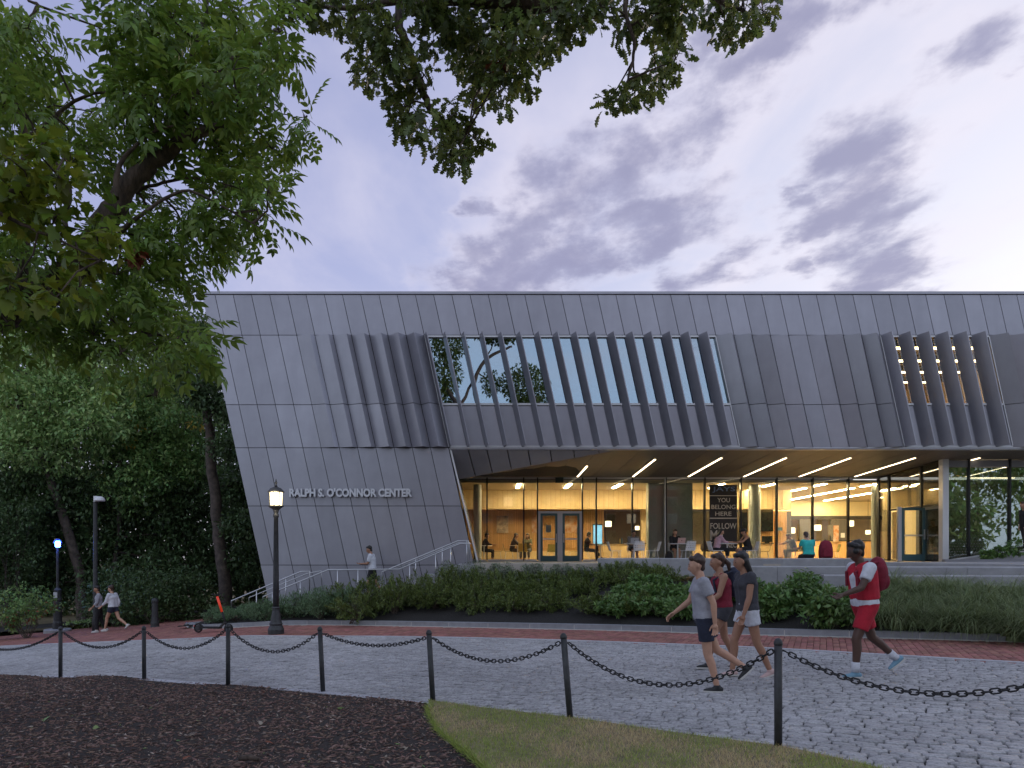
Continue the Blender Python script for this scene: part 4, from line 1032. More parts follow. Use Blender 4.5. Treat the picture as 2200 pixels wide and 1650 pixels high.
# squat bollard
b, k_ = at_base(333, 1347)
bo_ = thing('bollard', 'squat dark iron bollard standing on the brick path', 'bollard', b); S = lambda py: (1347 - py) * k_
q = MB(); q.lathe([(8.5 * k_, -.05), (8.5 * k_, S(1338)), (7.6 * k_, S(1334)), (6.8 * k_, S(1326)), (6.2 * k_, S(1295)), (6.8 * k_, S(1293)), (6.8 * k_, S(1290)), (6.2 * k_, S(1288)), (5 * k_, S(1286)), (1 * k_, S(1284.6))], 20); q.build('body', 'iron', bo_, world=False)
q = MB(); q.lathe([(9.4 * k_, -.04), (9.4 * k_, .02), (8.6 * k_, .04)], 20); q.build('foot_ring', 'iron', bo_, world=False)

# electric scooter lying parked by the kerb: front wheel to the right
b = UG(456, 1358); k_ = b.y / F_PX
sco = thing('kick_scooter', 'parked black electric scooter with an orange-red stem', 'scooter', b, R_(-8))
def wheel(x, r=.115):
    t = MB(); t.tube([Vector((x + r * math.cos(a * math.pi / 10), 0, r + r * math.sin(a * math.pi / 10))) * 1.0 for a in range(20)] + [Vector((x + r, 0, r))], .024, 8, False)
    w = t.build('wheel', 'rubber', sco, world=False, smooth=True)
    t = MB(); t.tube([Vector((x, -.022, r)), Vector((x, .022, r))], r * .72, 16); t.build('hub', 'iron', w, world=False)
wheel(-.43); wheel(.50)
q = MB(); q.box(-.36, -.085, .105, .26, .085, .155); q.build('deck', 'rubber', sco, world=False)
q = MB(); q.bar((.24, 0, .14), (.40, 0, .30), .07, .05); q.bar((.40, 0, .30), (.47, 0, .12), .05, .05); q.build('fork', 'iron', sco, world=False)
q = MB(); q.tube([(.42, 0, .22), (.30, 0, .58)], .030, 12); q.build('stem_lower', 'rubber', sco, world=False, smooth=True)
q = MB(); q.tube([(.30, 0, .58), (.15, 0, 1.02)], .034, 12); q.build('stem', 'scooter_red', sco, world=False, smooth=True)
q = MB(); q.tube([(.14, -.25, 1.10), (.14, 0, 1.06), (.14, .25, 1.10)], .016, 8); q.tube([(.15, 0, 1.0), (.14, 0, 1.07)], .026, 8); hb = q.build('handlebar', 'rubber', sco, world=False, smooth=True)
q = MB(); q.tube([(.14, -.26, 1.10), (.10, -.16, 1.08)], .007, 6); q.build('brake_lever', 'steel', hb, world=False)
q = MB(); q.prism([(-.55, -.03, .20), (-.40, -.03, .245), (-.28, -.03, .165), (-.33, -.03, .16), (-.42, -.03, .225), (-.53, -.03, .185)], (0, .06, 0)); q.build('mudguard', 'rubber', sco, world=False)
q = MB(); q.box(-.56, -.02, .155, -.545, .02, .185); q.build('tail_lamp', 'scooter_red', sco, world=False)

# ============================================================ CAFE FURNITURE
def chair_parts(m, perforated):
    """shell chair, seat facing +X"""
    t = thing('cafe_chair', '', 'chair')
    q = MB(); q.box(-.20, -.21, .44, .22, .21, .462); q.build('seat', m, t, world=False)
    q = MB(); nh, nv = (6, 5) if perforated else (1, 1)
    def pt(u, v, d): # back shell point: u across, v up
        yy = (u - .5) * .42 * (1 - .10 * v); xx = -.20 - .10 * v - .04 * (1 - (2 * u - 1) ** 2) + d; zz_ = .462 + .36 * v + (0 if v < 1 else 0); return Vector((xx, yy, zz_))
    for i in range(nh):
        for j in range(nv):
            u0, u1, v0, v1 = i / nh, (i + 1) / nh, j / nv, (j + 1) / nv
            if not perforated or j == 0 or i in ():
                q.hexa([pt(u0, v0, 0), pt(u1, v0, 0), pt(u1, v1, 0), pt(u0, v1, 0), pt(u0, v0, -.015), pt(u1, v0, -.015), pt(u1, v1, -.015), pt(u0, v1, -.015)])
            else:
                du, dv = (u1 - u0) * .26, (v1 - v0) * .26
                for (a, b_, c, d) in ((u0, u1, v0, v0 + dv), (u0, u1, v1 - dv, v1), (u0, u0 + du, v0 + dv, v1 - dv), (u1 - du, u1, v0 + dv, v1 - dv)):
                    q.hexa([pt(a, c, 0), pt(b_, c, 0), pt(b_, d, 0), pt(a, d, 0), pt(a, c, -.015), pt(b_, c, -.015), pt(b_, d, -.015), pt(a, d, -.015)])
    q.build('backrest', m, t, world=False)
    for sx_, sy_ in ((1, 1), (1, -1), (-1, 1), (-1, -1)):
        q = MB(); q.tube([(.15 * sx_, .16 * sy_, .44), (.21 * sx_, .21 * sy_, 0)], .011, 8); q.build('leg', 'steel' if not perforated else 'plastic_white', t, world=False)
    return t
def ft(px, Y): return Vector(((px - X0) * Y / F_PX, Y, -.03))
def place(proto, used, loc, rz, label, group):
    if not used: used.append(1); proto.location = loc; proto.rotation_euler = (0, 0, rz); proto['label'] = label; proto['group'] = group; return proto
    return dup(proto, loc, rz, label, group)
wc, wu = chair_parts('plastic_white', True), []
GW = 'white perforated chairs on the terrace'
for px, Y, rz, lb in ((1322, 27.8, 0, 'white perforated chair left of the table with the grey laptop'), (1371, 26.8, 90, 'white perforated chair with its back to us before the grey laptop'), (1402, 27.7, 180, 'white perforated chair right of the table with the grey laptop'), (1478, 26.8, 100, 'white perforated chair with its back to us before the pink laptop'), (1612, 26.9, 178, 'white perforated chair under the person in the black tank top'), (1538, 27.0, 5, 'white perforated chair under the person in the pale pink top'), (1360, 28.6, -90, 'white perforated chair under the person behind the grey laptop'), (1450, 28.3, -90, 'white perforated chair under the person behind the pink laptop')):
    place(wc, wu, ft(px, Y), R_(rz), lb, GW)
oc, ou = chair_parts('plastic_olive', False), []
GI = 'plain shell chairs inside the cafe'
for px, Y, rz, lb in ((1094, 32.4, 0, 'olive shell chair under the person in dark clothes indoors'), (1184, 34.2, 90, 'olive shell chair seen through the left door leaf'), (1232, 33.9, 180, 'olive shell chair seen through the right door leaf'), (1068, 32.8, 180, 'olive shell chair with a slim frame behind the left column'), (1256, 31.3, 0, 'olive shell chair under the seated person with crossed legs'), (1522, 31.6, 200, 'dark shell chair inside beside the hanging banner'), (1642, 31.8, 160, 'shell chair inside beside the round grey column'), (1712, 31.7, 185, 'shell chair under the reaching person inside'), (1790, 33.5, 170, 'shell chair inside to the right of the maroon backpack'), (1915, 33.5, 150, 'shell chair inside the vestibule glass')):
    place(oc, ou, ft(px, Y), R_(rz), lb, GI)
yc = chair_parts('plastic_yellow', False); yu = []
place(yc, yu, ft(1124, 31.9), R_(80), 'yellow shell chair with its back to us left of the double doors', GI)
def table_parts():
    t = thing('cafe_table', '', 'table')
    q = MB(); q.lathe([(.38, .715), (.39, .725), (.39, .738), (.38, .742)], 28); q.build('table_top', 'plastic_white', t, world=False)
    q = MB(); q.lathe([(.03, .02), (.03, .715)], 12); q.build('stem', 'steel', t, world=False)
    q = MB(); q.lathe([(.26, 0), (.26, .012), (.06, .03)], 24); q.build('foot', 'steel', t, world=False)
    return t
ct, cu_ = table_parts(), []
GT = 'round pedestal tables'
for px, Y, lb in ((1362, 27.6, 'round pedestal table carrying the grey laptop'), (1456, 27.45, 'round pedestal table carrying the pink laptop'), (1562, 27.0, 'round pedestal table between the person in pink and the tank top'), (1112, 32.2, 'round pedestal table indoors beside the yellow chair'), (1745, 31.9, 'round pedestal table inside behind the person in teal'), (1040, 32.4, 'round pedestal table behind the left column'), (1290, 31.2, 'round pedestal table at the foot of the crossed legs')):
    place(ct, cu_, ft(px, Y), 0, lb, GT)
def laptop(px, Y, rz, m, label):
    t = thing('laptop', label, 'laptop', ft(px, Y) + Vector((0, 0, .743)), rz)
    q = MB(); q.box(-.11, -.16, 0, .11, .16, .015); q.build('keyboard', m, t, world=False)
    q = MB(); q.hexa([(.11, -.16, .012), (.11, .16, .012), (.17, .16, .225), (.17, -.16, .225), (.118, -.16, .012), (.118, .16, .012), (.178, .16, .225), (.178, -.16, .225)]); sc_ = q.build('screen', m, t, world=False)
    q = MB(); q.lathe([(.018, 0), (.018, .002)], 12); o = q.build('lid_mark', 'screen_dark', sc_, world=False); o.location = (.150, 0, .115); o.rotation_euler = (0, R_(75), 0)
laptop(1362, 27.6, R_(-90), 'laptop_grey', 'open grey laptop on the terrace table'); laptop(1461, 27.45, R_(-80), 'laptop_pink', 'open pink laptop on the terrace table')
def bottle(px, Y, m, label, h=.24):
    q = MB(); p = ft(px, Y) + Vector((0, 0, .743)); q.lathe([(.035, 0), (.036, h * .7), (.02, h * .85), (.02, h)], 14); o = q.build('bottle', m); o.location = p; tag(o, label, 'bottle', 'bottles on the tables')
bottle(1336, 27.7, 'teal_door', 'teal bottle on the table left of the grey laptop'); bottle(1332, 27.6, 'plastic_yellow', 'pale yellow bottle left of the teal one', .2); bottle(1553, 26.95, 'plastic_white', 'white tumbler between the two people at the right table', .2)
# backpacks
def backpack(loc, rz, m, label, s=1.0):
    t = thing('backpack', label, 'backpack', loc, rz)
    q = MB(); prof = [(.16, .12, 0.0), (.175, .15, .06), (.17, .16, .20), (.155, .14, .34), (.12, .11, .43), (.06, .07, .475)]
    b0 = 0
    for (wx_, dx_, z_) in prof:
        for k in range(16): a = 2 * math.pi * k / 16; q.v.append((s * dx_ * math.copysign(abs(math.cos(a)) ** .7, math.cos(a)), s * wx_ * math.copysign(abs(math.sin(a)) ** .7, math.sin(a)), s * z_))
    for i in range(len(prof) - 1):
        for k in range(16): q.f.append((i * 16 + k, i * 16 + (k + 1) % 16, (i + 1) * 16 + (k + 1) % 16, (i + 1) * 16 + k)); q.m.append(0)
    q.f.append(tuple(reversed(range(16)))); q.m.append(0); q.f.append(tuple(range(80, 96))); q.m.append(0)
    q.build('bag', m, t, world=False, smooth=True)
    q = MB(); q.prism([(-.15 * s, -.11 * s, .05 * s), (-.15 * s, .11 * s, .05 * s), (-.155 * s, .10 * s, .22 * s), (-.155 * s, -.10 * s, .22 * s)], (-.05 * s, 0, 0)); q.build('pocket', m, t, world=False)
    for sg in (-1, 1):
        q = MB(); q.tube([(.13 * s, .07 * sg * s, .42 * s), (.19 * s, .08 * sg * s, .30 * s), (.17 * s, .10 * sg * s, .08 * s)], .014 * s, 6); q.build('strap', 'cloth_charcoal', t, world=False)
    q = MB(); q.tube([(.05 * s, -.03 * s, .47 * s), (.05 * s, 0, .50 * s), (.05 * s, .03 * s, .47 * s)], .008 * s, 6); q.build('loop', 'cloth_charcoal', t, world=False)
    return t
pb = W(1774, 1199, 20.6); backpack(Vector((pb.x, 20.6, pb.z)), R_(80), 'cloth_crimson', 'maroon backpack standing on the upper stone bench', 1.12)
backpack(ft(1437, 27.6), R_(60), 'cloth_black', 'black backpack on the ground at the pink-laptop table', .9)
backpack(ft(1515, 31.3) + Vector((0, 0, .46)), R_(120), 'cloth_charcoal', 'grey backpack on a chair inside beside the banner', 1.0)
# hanging banners behind the glass
def banner(px0, px1, y0, y1, Y, lines, label):
    a, b = W(px0, y1, Y), W(px1, y0, Y); t = thing('hanging_banner', label, 'banner', Vector((a.x, Y, a.z)))
    q = MB(); q.box(a.x, Y, a.z, b.x, Y + .02, b.z); q.build('cloth', 'banner_dark', t)
    q = MB(); q.bar((a.x - .03, Y, b.z + .01), (b.x + .03, Y, b.z + .01), .03); q.build('rod', 'mullion', t)
    for txt, xa, xb, yb, yt, m in lines:
        if txt == '-':
            q = MB(); q.box(W(xa, 0, Y).x, Y - .006, W(0, yb, Y).z, W(xb, 0, Y).x, Y - .001, W(0, yt, Y).z); q.build('stripe', m, t); continue
        me = text_mesh(txt, 1.0, .0, .012); xs = [v.co.x for v in me.vertices]; ys = [v.co.y for v in me.vertices]
        A, B_ = W(xa, yb, Y), W(xb, yt, Y); sx_ = (B_.x - A.x) / (max(xs) - min(xs)); sz_ = (B_.z - A.z) / (max(ys) - min(ys))
        for v in me.vertices: v.co = Vector((A.x + (v.co.x - min(xs)) * sx_ - a.x, -.005, A.z + (v.co.y - min(ys)) * sz_ - a.z))
        me.materials.clear(); me.materials.append(MATS[m]); obj('lettering', me, t)
X3 = lambda x: 1300 + x * .15455; Y3 = lambda y: 1000 + y * .15455
banner(1524.5, 1583.5, 1043, 1185, GY - .25, [('JAYS', X3(1490), X3(1808), Y3(378), Y3(295), 'banner_blue'), ('-', X3(1455), X3(1832), Y3(425), Y3(415), 'banner_text'), ('YOU', X3(1560), X3(1735), Y3(512), Y3(452), 'banner_text'), ('BELONG', X3(1478), X3(1812), Y3(606), Y3(546), 'banner_text'), ('HERE', X3(1530), X3(1757), Y3(700), Y3(642), 'banner_text'), ('-', X3(1455), X3(1832), Y3(742), Y3(726), 'banner_text'), ('FOLLOW', X3(1463), X3(1826), Y3(882), Y3(800), 'banner_text'), ('ME', X3(1463), X3(1640), Y3(1040), Y3(900), 'banner_text'), ('T', X3(1462), X3(1492), Y3(1142), Y3(1065), 'banner_text'), ('REC', X3(1700), X3(1826), Y3(1142), Y3(1065), 'banner_text')], 'dark banner with cream block lettering hanging inside the glass')
# screen kiosk, pendant lamps, notice stands
p = ft(1284, 33.0); ks = thing('screen_kiosk', 'upright kiosk with a glowing blue screen beside the service counter', 'kiosk', p)
q = MB(); q.box(p.x - .24, 33.0, .75, p.x + .24, 33.08, 1.75); q.build('housing', 'screen_dark', ks)
q = MB(); q.box(p.x - .21, 32.985, .80, p.x + .21, 32.998, 1.70); q.build('screen', 'screen_blue', ks)
q = MB(); q.box(p.x - .05, 33.0, -.02, p.x + .05, 33.08, .75); q.build('stand', 'screen_dark', ks)
def pendant(px, py, Y, label, s=.16):
    p = W(px, py, Y); t = thing('pendant_lamp', label, 'lamp', p, group='pendant lamps inside')
    q = MB(); q.lathe([(s * .8, -s), (s, -s * .9), (s, s * .7), (s * .8, s * .8)], 16); q.build('shade', 'pendant_glow', t, world=False)
    q = MB(); q.tube([(0, 0, s * .8), (0, 0, CZI - p.z)], .01, 6); q.build('cord', 'mullion', t, world=False)
pendant(1307, 1125, 34.8, 'square glowing pendant left of the dim niche'); pendant(1369, 1134, 34.8, 'small glowing pendant right of the dim niche', .11)
pendant(1757, 1133, 42.5, 'oval white pendant in the far room above the teal shirt', .2); pendant(1827, 1124, 42.5, 'white pendant in the far room right of the notice boards', .2); pendant(1701, 1139, 42.5, 'white pendant in the far room left of the teal shirt', .2); pendant(1865, 1143, 39.5, 'small dome lamp above the reception desk', .13)
def notice(px0, px1, y0, y1, Y, m, label):
    q = MB(); q.box(W(px0, 0, Y).x, Y, W(0, y1, Y).z, W(px1, 0, Y).x, Y + .04, W(0, y0, Y).z); tag(q.build('notice_board', m), label, 'notice board', 'notice boards at the reception')
notice(1779, 1790, 1128, 1150, 39.9, 'plastic_grey', 'grey notice board above the reception desk'); notice(1791, 1802, 1129, 1163, 39.85, 'poster_orange', 'cream and orange notice board above the reception desk'); notice(1807, 1815, 1145, 1155, 39.9, 'plastic_white', 'small white notice sheet right of the boards')
notice(1669, 1681, 1133, 1140, 35.3, 'teal_door', 'small teal notice on the slatted corner')
q = MB(); p = ft(1648, 33.6) + Vector((0, 0, .88)); q.box(-.25, -.02, .05, .25, .02, .34); q.box(-.08, -.1, 0, .08, .1, .05); o = q.build('till_screen', 'screen_dark'); o.location = p; tag(o, 'dark till screen on the service counter', 'screen')
# ============================================================ PEOPLE
WORK = bpy.data.scenes.new('workbench')      # empty scene in which shapes are fused
def remesh(q, vox, smooth_it=3):
    """overlapping shapes -> one continuous surface; returns (verts, faces)"""
    me = q.mesh('tmp'); bm = bmesh.new(); bm.from_mesh(me); bmesh.ops.recalc_face_normals(bm, faces=bm.faces[:]); bm.to_mesh(me); bm.free()
    o = bpy.data.objects.new('tmp', me); WORK.collection.objects.link(o)
    md = o.modifiers.new('r', 'REMESH'); md.mode = 'VOXEL'; md.voxel_size = vox
    if smooth_it: ms = o.modifiers.new('s', 'SMOOTH'); ms.iterations = smooth_it; ms.factor = .5
    WORK.view_layers[0].update(); dg = WORK.view_layers[0].depsgraph; m2 = bpy.data.meshes.new_from_object(o.evaluated_get(dg)); bpy.data.objects.remove(o); bpy.data.meshes.remove(me)
    vs_ = [v.co.copy() for v in m2.vertices]; fs_ = [tuple(p.vertices) for p in m2.polygons]; bpy.data.meshes.remove(m2)
    return vs_, fs_
def rdir_(n): v = Vector((rnd.gauss(0, 1), rnd.gauss(0, 1), rnd.gauss(0, 1))); return v.normalized()
def hand_shape():
    """right hand pointing along +x, palm down (-z), thumb towards +y"""
    q = MB(); q.cone((-.01, 0, 0), .024, (.03, 0, 0), .030); q.cone((.02, -.025, 0), .015, (.075, -.03, 0), .012); q.cone((.02, .022, 0), .016, (.078, .026, 0), .012); q.cone((.03, 0, 0), .02, (.08, 0, 0), .013)
    for yy, l1, l2 in ((.030, .040, .032), (.010, .045, .036), (-.010, .042, .033), (-.030, .033, .026)):
        a = Vector((.08, yy, 0)); b = a + Vector((l1 * .92, yy * .12, -l1 * .35)); c = b + Vector((l2 * .55, 0, -l2 * .8)); q.cone(a, .0098, b, .0088); q.cone(b, .0088, c, .0075)
    a = Vector((.015, .028, -.004)); b = a + Vector((.035, .028, -.012)); c = b + Vector((.030, .006, -.012)); q.cone(a, .014, b, .0105); q.cone(b, .0105, c, .0085)
    return remesh(q, .0042, 2)
HAND = hand_shape()
def place_hand(q, wrist, d, thumb_dir, s):
    d = d.normalized(); t = (thumb_dir - d * thumb_dir.dot(d)).normalized(); n = d.cross(t)
    b = len(q.v)
    for v in HAND[0]: p = wrist + (d * v.x + t * v.y + n * v.z) * s; q.v.append(tuple(p))
    for f in HAND[1]: q.f.append(tuple(i + b for i in f)); q.m.append(0)
def person(label, loc, rz, H=1.68, lean=3, head_pitch=0, head_yaw=0, legs=((0, 0), (0, 0)), arms=((0, 10, 8), (0, 10, 8)), seat=None, skin='skin_light', hair='hair_black', hair_style='short', top=('cloth_grey', .55), bottom=('cloth_black', .45), shoes='shoe_black', socks=None, vox=.016, female=False, cap_m=None, group=None, tank=False, crop=False, extra=None):
    """facing +X before turning; legs = (thigh angle forward, knee bend); arms = (forward angle, elbow bend, outward)"""
    head_pitch += 8; s = H / 1.70; root = thing('person', label, 'person', loc, rz, group)
    u = Vector((math.sin(R_(lean)), 0, math.cos(R_(lean)))); Yv = Vector((0, 1, 0))
    pel = Vector((0, 0, 0)); sh_w, hip_w = (.165, .092) if female else (.185, .088)
    hips = [pel + Yv * sg * hip_w + Vector((0, 0, -.03)) for sg in (1, -1)]; kn = []; an = []
    for h, (a, kb) in zip(hips, legs):
        kk = h + Vector((math.sin(R_(a)), 0, -math.cos(R_(a)))) * .43; c = a - kb
        kn.append(kk); an.append(kk + Vector((math.sin(R_(c)), 0, -math.cos(R_(c)))) * .42)
    if seat is not None: dz = seat + .10
    else: dz = -min(p.z for p in an) + .075
    sh_ = Vector((0, 0, dz))
    if True:
        pel, hips, kn, an = pel + sh_, [p + sh_ for p in hips], [p + sh_ for p in kn], [p + sh_ for p in an]
    waist = pel + u * .16; chest = pel + u * .34; neck = pel + u * .50
    shoul = [pel + u * .455 + Yv * sg * sh_w for sg in (1, -1)]
    hdir = Vector((math.sin(R_(lean * .6 + head_pitch)), 0, math.cos(R_(lean * .6 + head_pitch))))
    hc = neck + hdir * .165 + Vector((.02, 0, 0))
    el = []; wr = []
    for i, (sp, (a, eb, out)) in enumerate(zip(shoul, arms)):
        sg = 1 if i == 0 else -1
        d1 = Vector((math.sin(R_(a)) * math.cos(R_(out)), sg * math.sin(R_(out)), -math.cos(R_(a)) * math.cos(R_(out)))); e_ = sp + d1 * .285
        a2 = a + eb; d2 = Vector((math.sin(R_(a2)), sg * math.sin(R_(out)) * .25 - sg * .06, -math.cos(R_(a2)))).normalized(); el.append(e_); wr.append(e_ + d2 * .25)
    X = lambda v: v * s
    q = MB()
    C_ = lambda p, r0, p2, r1, **k: q.cone(p * s, r0 * s, p2 * s, r1 * s, **k)
    # trunk
    wv_ = Yv * .07
    C_(pel - Yv * .075, .105, pel + Yv * .075, .105); C_(waist - Yv * .055, .095, waist + Yv * .055, .095); C_(chest - Yv * .075, .112, chest + Yv * .075, .112)
    C_(pel + u * .43 - Yv * (sh_w - .04), .07, pel + u * .43 + Yv * (sh_w - .04), .07)
    C_(pel - Yv * .05, .10, chest - Yv * .06, .11); C_(pel + Yv * .05, .10, chest + Yv * .06, .11)
    if female:
        for sg in (1, -1): C_(chest + Yv * .065 * sg + Vector((.075, 0, .0)), .055, chest + Yv * .065 * sg + Vector((.06, 0, .05)), .05)
    C_(pel + u * .44, .065, neck + hdir * .06, .054)
    for i in (0, 1):
        C_(hips[i], .088, kn[i], .056); dcalf = (an[i] - kn[i]); C_(kn[i], .055, kn[i] + dcalf * .3 + Vector((-.012, 0, 0)), .056); C_(kn[i] + dcalf * .3 + Vector((-.012, 0, 0)), .054, an[i], .036)
        C_(shoul[i], .056, el[i], .040); df = wr[i] - el[i]; C_(el[i], .040, el[i] + df * .3, .041); C_(el[i] + df * .3, .040, wr[i], .026)
    # head
    hx = hdir.cross(Yv) * -1
    fw = (Yv.cross(hdir)).normalized() if True else None
    fw = Vector((math.cos(R_(lean * .6 + head_pitch)), 0, -math.sin(R_(lean * .6 + head_pitch))))
    ry = Matrix.Rotation(R_(head_yaw), 3, hdir); fw = ry @ fw; sd_ = hdir.cross(fw)
    q.ball((hc + hdir * .025 - fw * .012) * s, (.092 * s, .078 * s, .10 * s)); C_(hc - hdir * .045 + fw * .025, .058, hc - hdir * .075 + fw * .035, .042); C_(hc + fw * .03, .07, hc - hdir * .03 + fw * .03, .062)
    C_(hc + fw * .088 + hdir * .012, .010, hc + fw * .104 - hdir * .022, .015)
    for sg in (1, -1): q.ball((hc + sd_ * .078 * sg - fw * .01 - hdir * .005) * s, (.018 * s, .012 * s, .032 * s), 8)
    vs_, fs_ = remesh(q, vox)
    b = MB(); b.add(vs_, fs_)
    for i in (0, 1): place_hand(b, wr[i] * s + (wr[i] - el[i]).normalized() * .012 * s, wr[i] - el[i], Vector((.8, -.6 if i == 0 else .6, 0)) + (wr[i] - el[i]).cross(Yv) * .2, s * .95)
    b.mi = 1
    for sg in (1, -1): b.ball((hc + fw * .083 + sd_ * .031 * sg + hdir * .018) * s, (.008 * s, .011 * s, .006 * s), 8)
    for sg in (1, -1): b.cone((hc + fw * .088 + sd_ * .018 * sg + hdir * .040) * s, .0028 * s, (hc + fw * .078 + sd_ * .043 * sg + hdir * .040) * s, .0022 * s, seg=6)
    b.mi = 2; b.cone((hc + fw * .087 - hdir * .048 + sd_ * .02) * s, .0065 * s, (hc + fw * .087 - hdir * .048 - sd_ * .02) * s, .0065 * s, seg=6)
    b.build('body', None, root, smooth=True, world=False, mats=[skin, 'eye_dark', 'lips'])
    # shirt
    if top:
        m, sl = top; q = MB(); e = .020
        D_ = lambda p, r0, p2, r1, **k: q.cone(p * s, r0 * s, p2 * s, r1 * s, **k)
        D_(chest - Yv * .075, .112 + e, chest + Yv * .075, .112 + e)
        if crop: D_(chest - u * .05 - Yv * .06, .105 + e, chest - u * .05 + Yv * .06, .105 + e)
        else:
            D_(waist - Yv * .06, .098 + e, waist + Yv * .06, .098 + e); D_(pel - Yv * .075 + u * .02, .108 + e, pel + Yv * .075 + u * .02, .108 + e)
            D_(pel - Yv * .055, .102 + e, chest - Yv * .06, .112 + e); D_(pel + Yv * .055, .102 + e, chest + Yv * .06, .112 + e)
        if not tank: D_(pel + u * .43 - Yv * (sh_w - .04), .07 + e * .7, pel + u * .43 + Yv * (sh_w - .04), .07 + e * .7); D_(pel + u * .43, .072, neck - u * .02, .062, flat1=True)
        else:
            for sg in (1, -1): D_(chest + Yv * .085 * sg, .10, pel + u * .455 + Yv * .095 * sg, .055)
        if female:
            for sg in (1, -1): D_(chest + Yv * .065 * sg + Vector((.075, 0, .0)), .055 + e, chest + Yv * .065 * sg + Vector((.06, 0, .05)), .05 + e)
        if not tank:
            for i in (0, 1):
                if sl <= 1: ep_ = shoul[i].lerp(el[i], sl); D_(shoul[i], .060 + e * .8, ep_, (.056 - .012 * sl) + e, flat1=True)
                else: D_(shoul[i], .060 + e * .8, el[i], .042 + e * .9); ep_ = el[i].lerp(wr[i], min(1, sl - 1)); D_(el[i], .042 + e * .9, ep_, .034 + e * .7, flat1=True)
        vs_, fs_ = remesh(q, vox, 2); b = MB(); b.add(vs_, fs_); b.build('shirt', m, root, smooth=True, world=False)
    if bottom:
        m, fr = bottom; q = MB(); e = .016
        D_ = lambda p, r0, p2, r1, **k: q.cone(p * s, r0 * s, p2 * s, r1 * s, **k)
        D_(pel - Yv * .078, .108 + e, pel + Yv * .078, .108 + e); D_(pel + u * .08 - Yv * .06, .10 + e, pel + u * .08 + Yv * .06, .10 + e)
        for i in (0, 1):
            if fr <= 1: D_(hips[i], .094 + e, hips[i].lerp(kn[i], fr), .094 - .034 * fr + e * 1.5, flat1=True)
            else: D_(hips[i], .092 + e, kn[i], .058 + e); D_(kn[i], .058 + e, kn[i].lerp(an[i], fr - 1), .045 + e, flat1=True)
        vs_, fs_ = remesh(q, vox, 2); b = MB(); b.add(vs_, fs_); b.build('trousers' if fr > 1 else 'shorts', m, root, smooth=True, world=False)
    # shoes
    for i in (0, 1):
        c = legs[i][0] - legs[i][1]; tilt = max(-75, min(20, c)) if seat is None else 0
        tilt = tilt * .75 if an[i].z * s > .11 or c < -20 else 0
        fd = Vector((math.cos(R_(tilt)), 0, math.sin(R_(tilt)))); fu = Vector((-fd.z, 0, fd.x)); a = an[i] - fu * .03
        q = MB(); q.cone((a - fd * .045 - fu * .005) * s, .036 * s, (a + fd * .05 - fu * .015) * s, .038 * s); q.cone((a + fd * .05 - fu * .015) * s, .038 * s, (a + fd * .145 - fu * .025) * s, .026 * s); q.cone(an[i] * s + fu * .02 * s, .043 * s, a * s, .042 * s, flat0=True)
        vs_, fs_ = remesh(q, .011, 2); b = MB(); b.add(vs_, fs_); sh = b.build('shoe', shoes, root, smooth=True, world=False)
        q = MB(); p0 = a - fu * .046
        q.prism([(p0 + fd * x_ + Yv * y_) * s for x_, y_ in ((-.085, -.028), (-.085, .028), (.0, .036), (.09, .043), (.15, .036), (.172, 0), (.15, -.036), (.09, -.043), (.0, -.036))], fu * .022 * s); q.build('sole', 'sole', sh, world=False)
        if socks:
            q = MB(); dcalf = (an[i] - kn[i]); q.tube([(kn[i] + dcalf * .70) * s, an[i] * s], [.049 * s, .046 * s], 14); q.build('sock', socks, root, smooth=True, world=False)
    # hair
    q = MB(); q.ball((hc + hdir * .056 - fw * .043) * s, (.094 * s, .086 * s, .088 * s)); q.cone((hc - fw * .055 + hdir * .03) * s, .066 * s, (hc - fw * .058 - hdir * .045) * s, .048 * s); q.cone((hc + hdir * .102 + fw * .030 + sd_ * .03) * s, .036 * s, (hc + hdir * .102 + fw * .030 - sd_ * .03) * s, .036 * s)
    for _ in range(16): d_ = Vector(rdir_(1)); q.ball((hc + hdir * .055 - fw * .045 + (sd_ * d_.x * .075 + fw * d_.y * .07 + hdir * abs(d_.z) * .085)) * s, rnd.uniform(.014, .024) * s, 8)
    if hair_style == 'long':
        for sg in (1, -1, 0): q.cone((hc - fw * .05 + sd_ * .05 * sg) * s, .05 * s, (hc - fw * .075 + sd_ * .06 * sg - hdir * .22) * s, .035 * s)
    if hair_style == 'pony': q.cone((hc - fw * .10 + hdir * .05) * s, .03 * s, (hc - fw * .17 - hdir * .05) * s, .038 * s); q.cone((hc - fw * .17 - hdir * .05) * s, .038 * s, (hc - fw * .16 - hdir * .19) * s, .014 * s)
    if hair_style == 'bun': q.ball((hc - fw * .10 + hdir * .10) * s, .05 * s)
    if hair_style == 'curly':
        for _ in range(26): q.ball((hc + hdir * rnd.uniform(.0, .11) - fw * rnd.uniform(-.03, .10) + sd_ * rnd.uniform(-.08, .08)) * s, rnd.uniform(.025, .04) * s, 8)
    vs_, fs_ = remesh(q, vox * .8, 1)
    b = MB(); b.add(vs_, fs_); b.build('hair', hair, root, smooth=True, world=False)
    if cap_m:
        q = MB(); q.ball((hc + hdir * .06 - fw * .01) * s, (.104 * s, .092 * s, .085 * s)); q.cone((hc + hdir * .075 + fw * .07 + sd_ * .03) * s, .03 * s, (hc + hdir * .07 + fw * .14) * s, .02 * s); vs_, fs_ = remesh(q, .012, 1); b = MB(); b.add(vs_, fs_); b.build('cap', cap_m, root, smooth=True, world=False)
    root['_j'] = 0; del root['_j']
    return root, dict(s=s, chest=chest * s, wr=[w * s for w in wr], u=u, pel=pel * s, neck=neck * s, hc=hc * s)
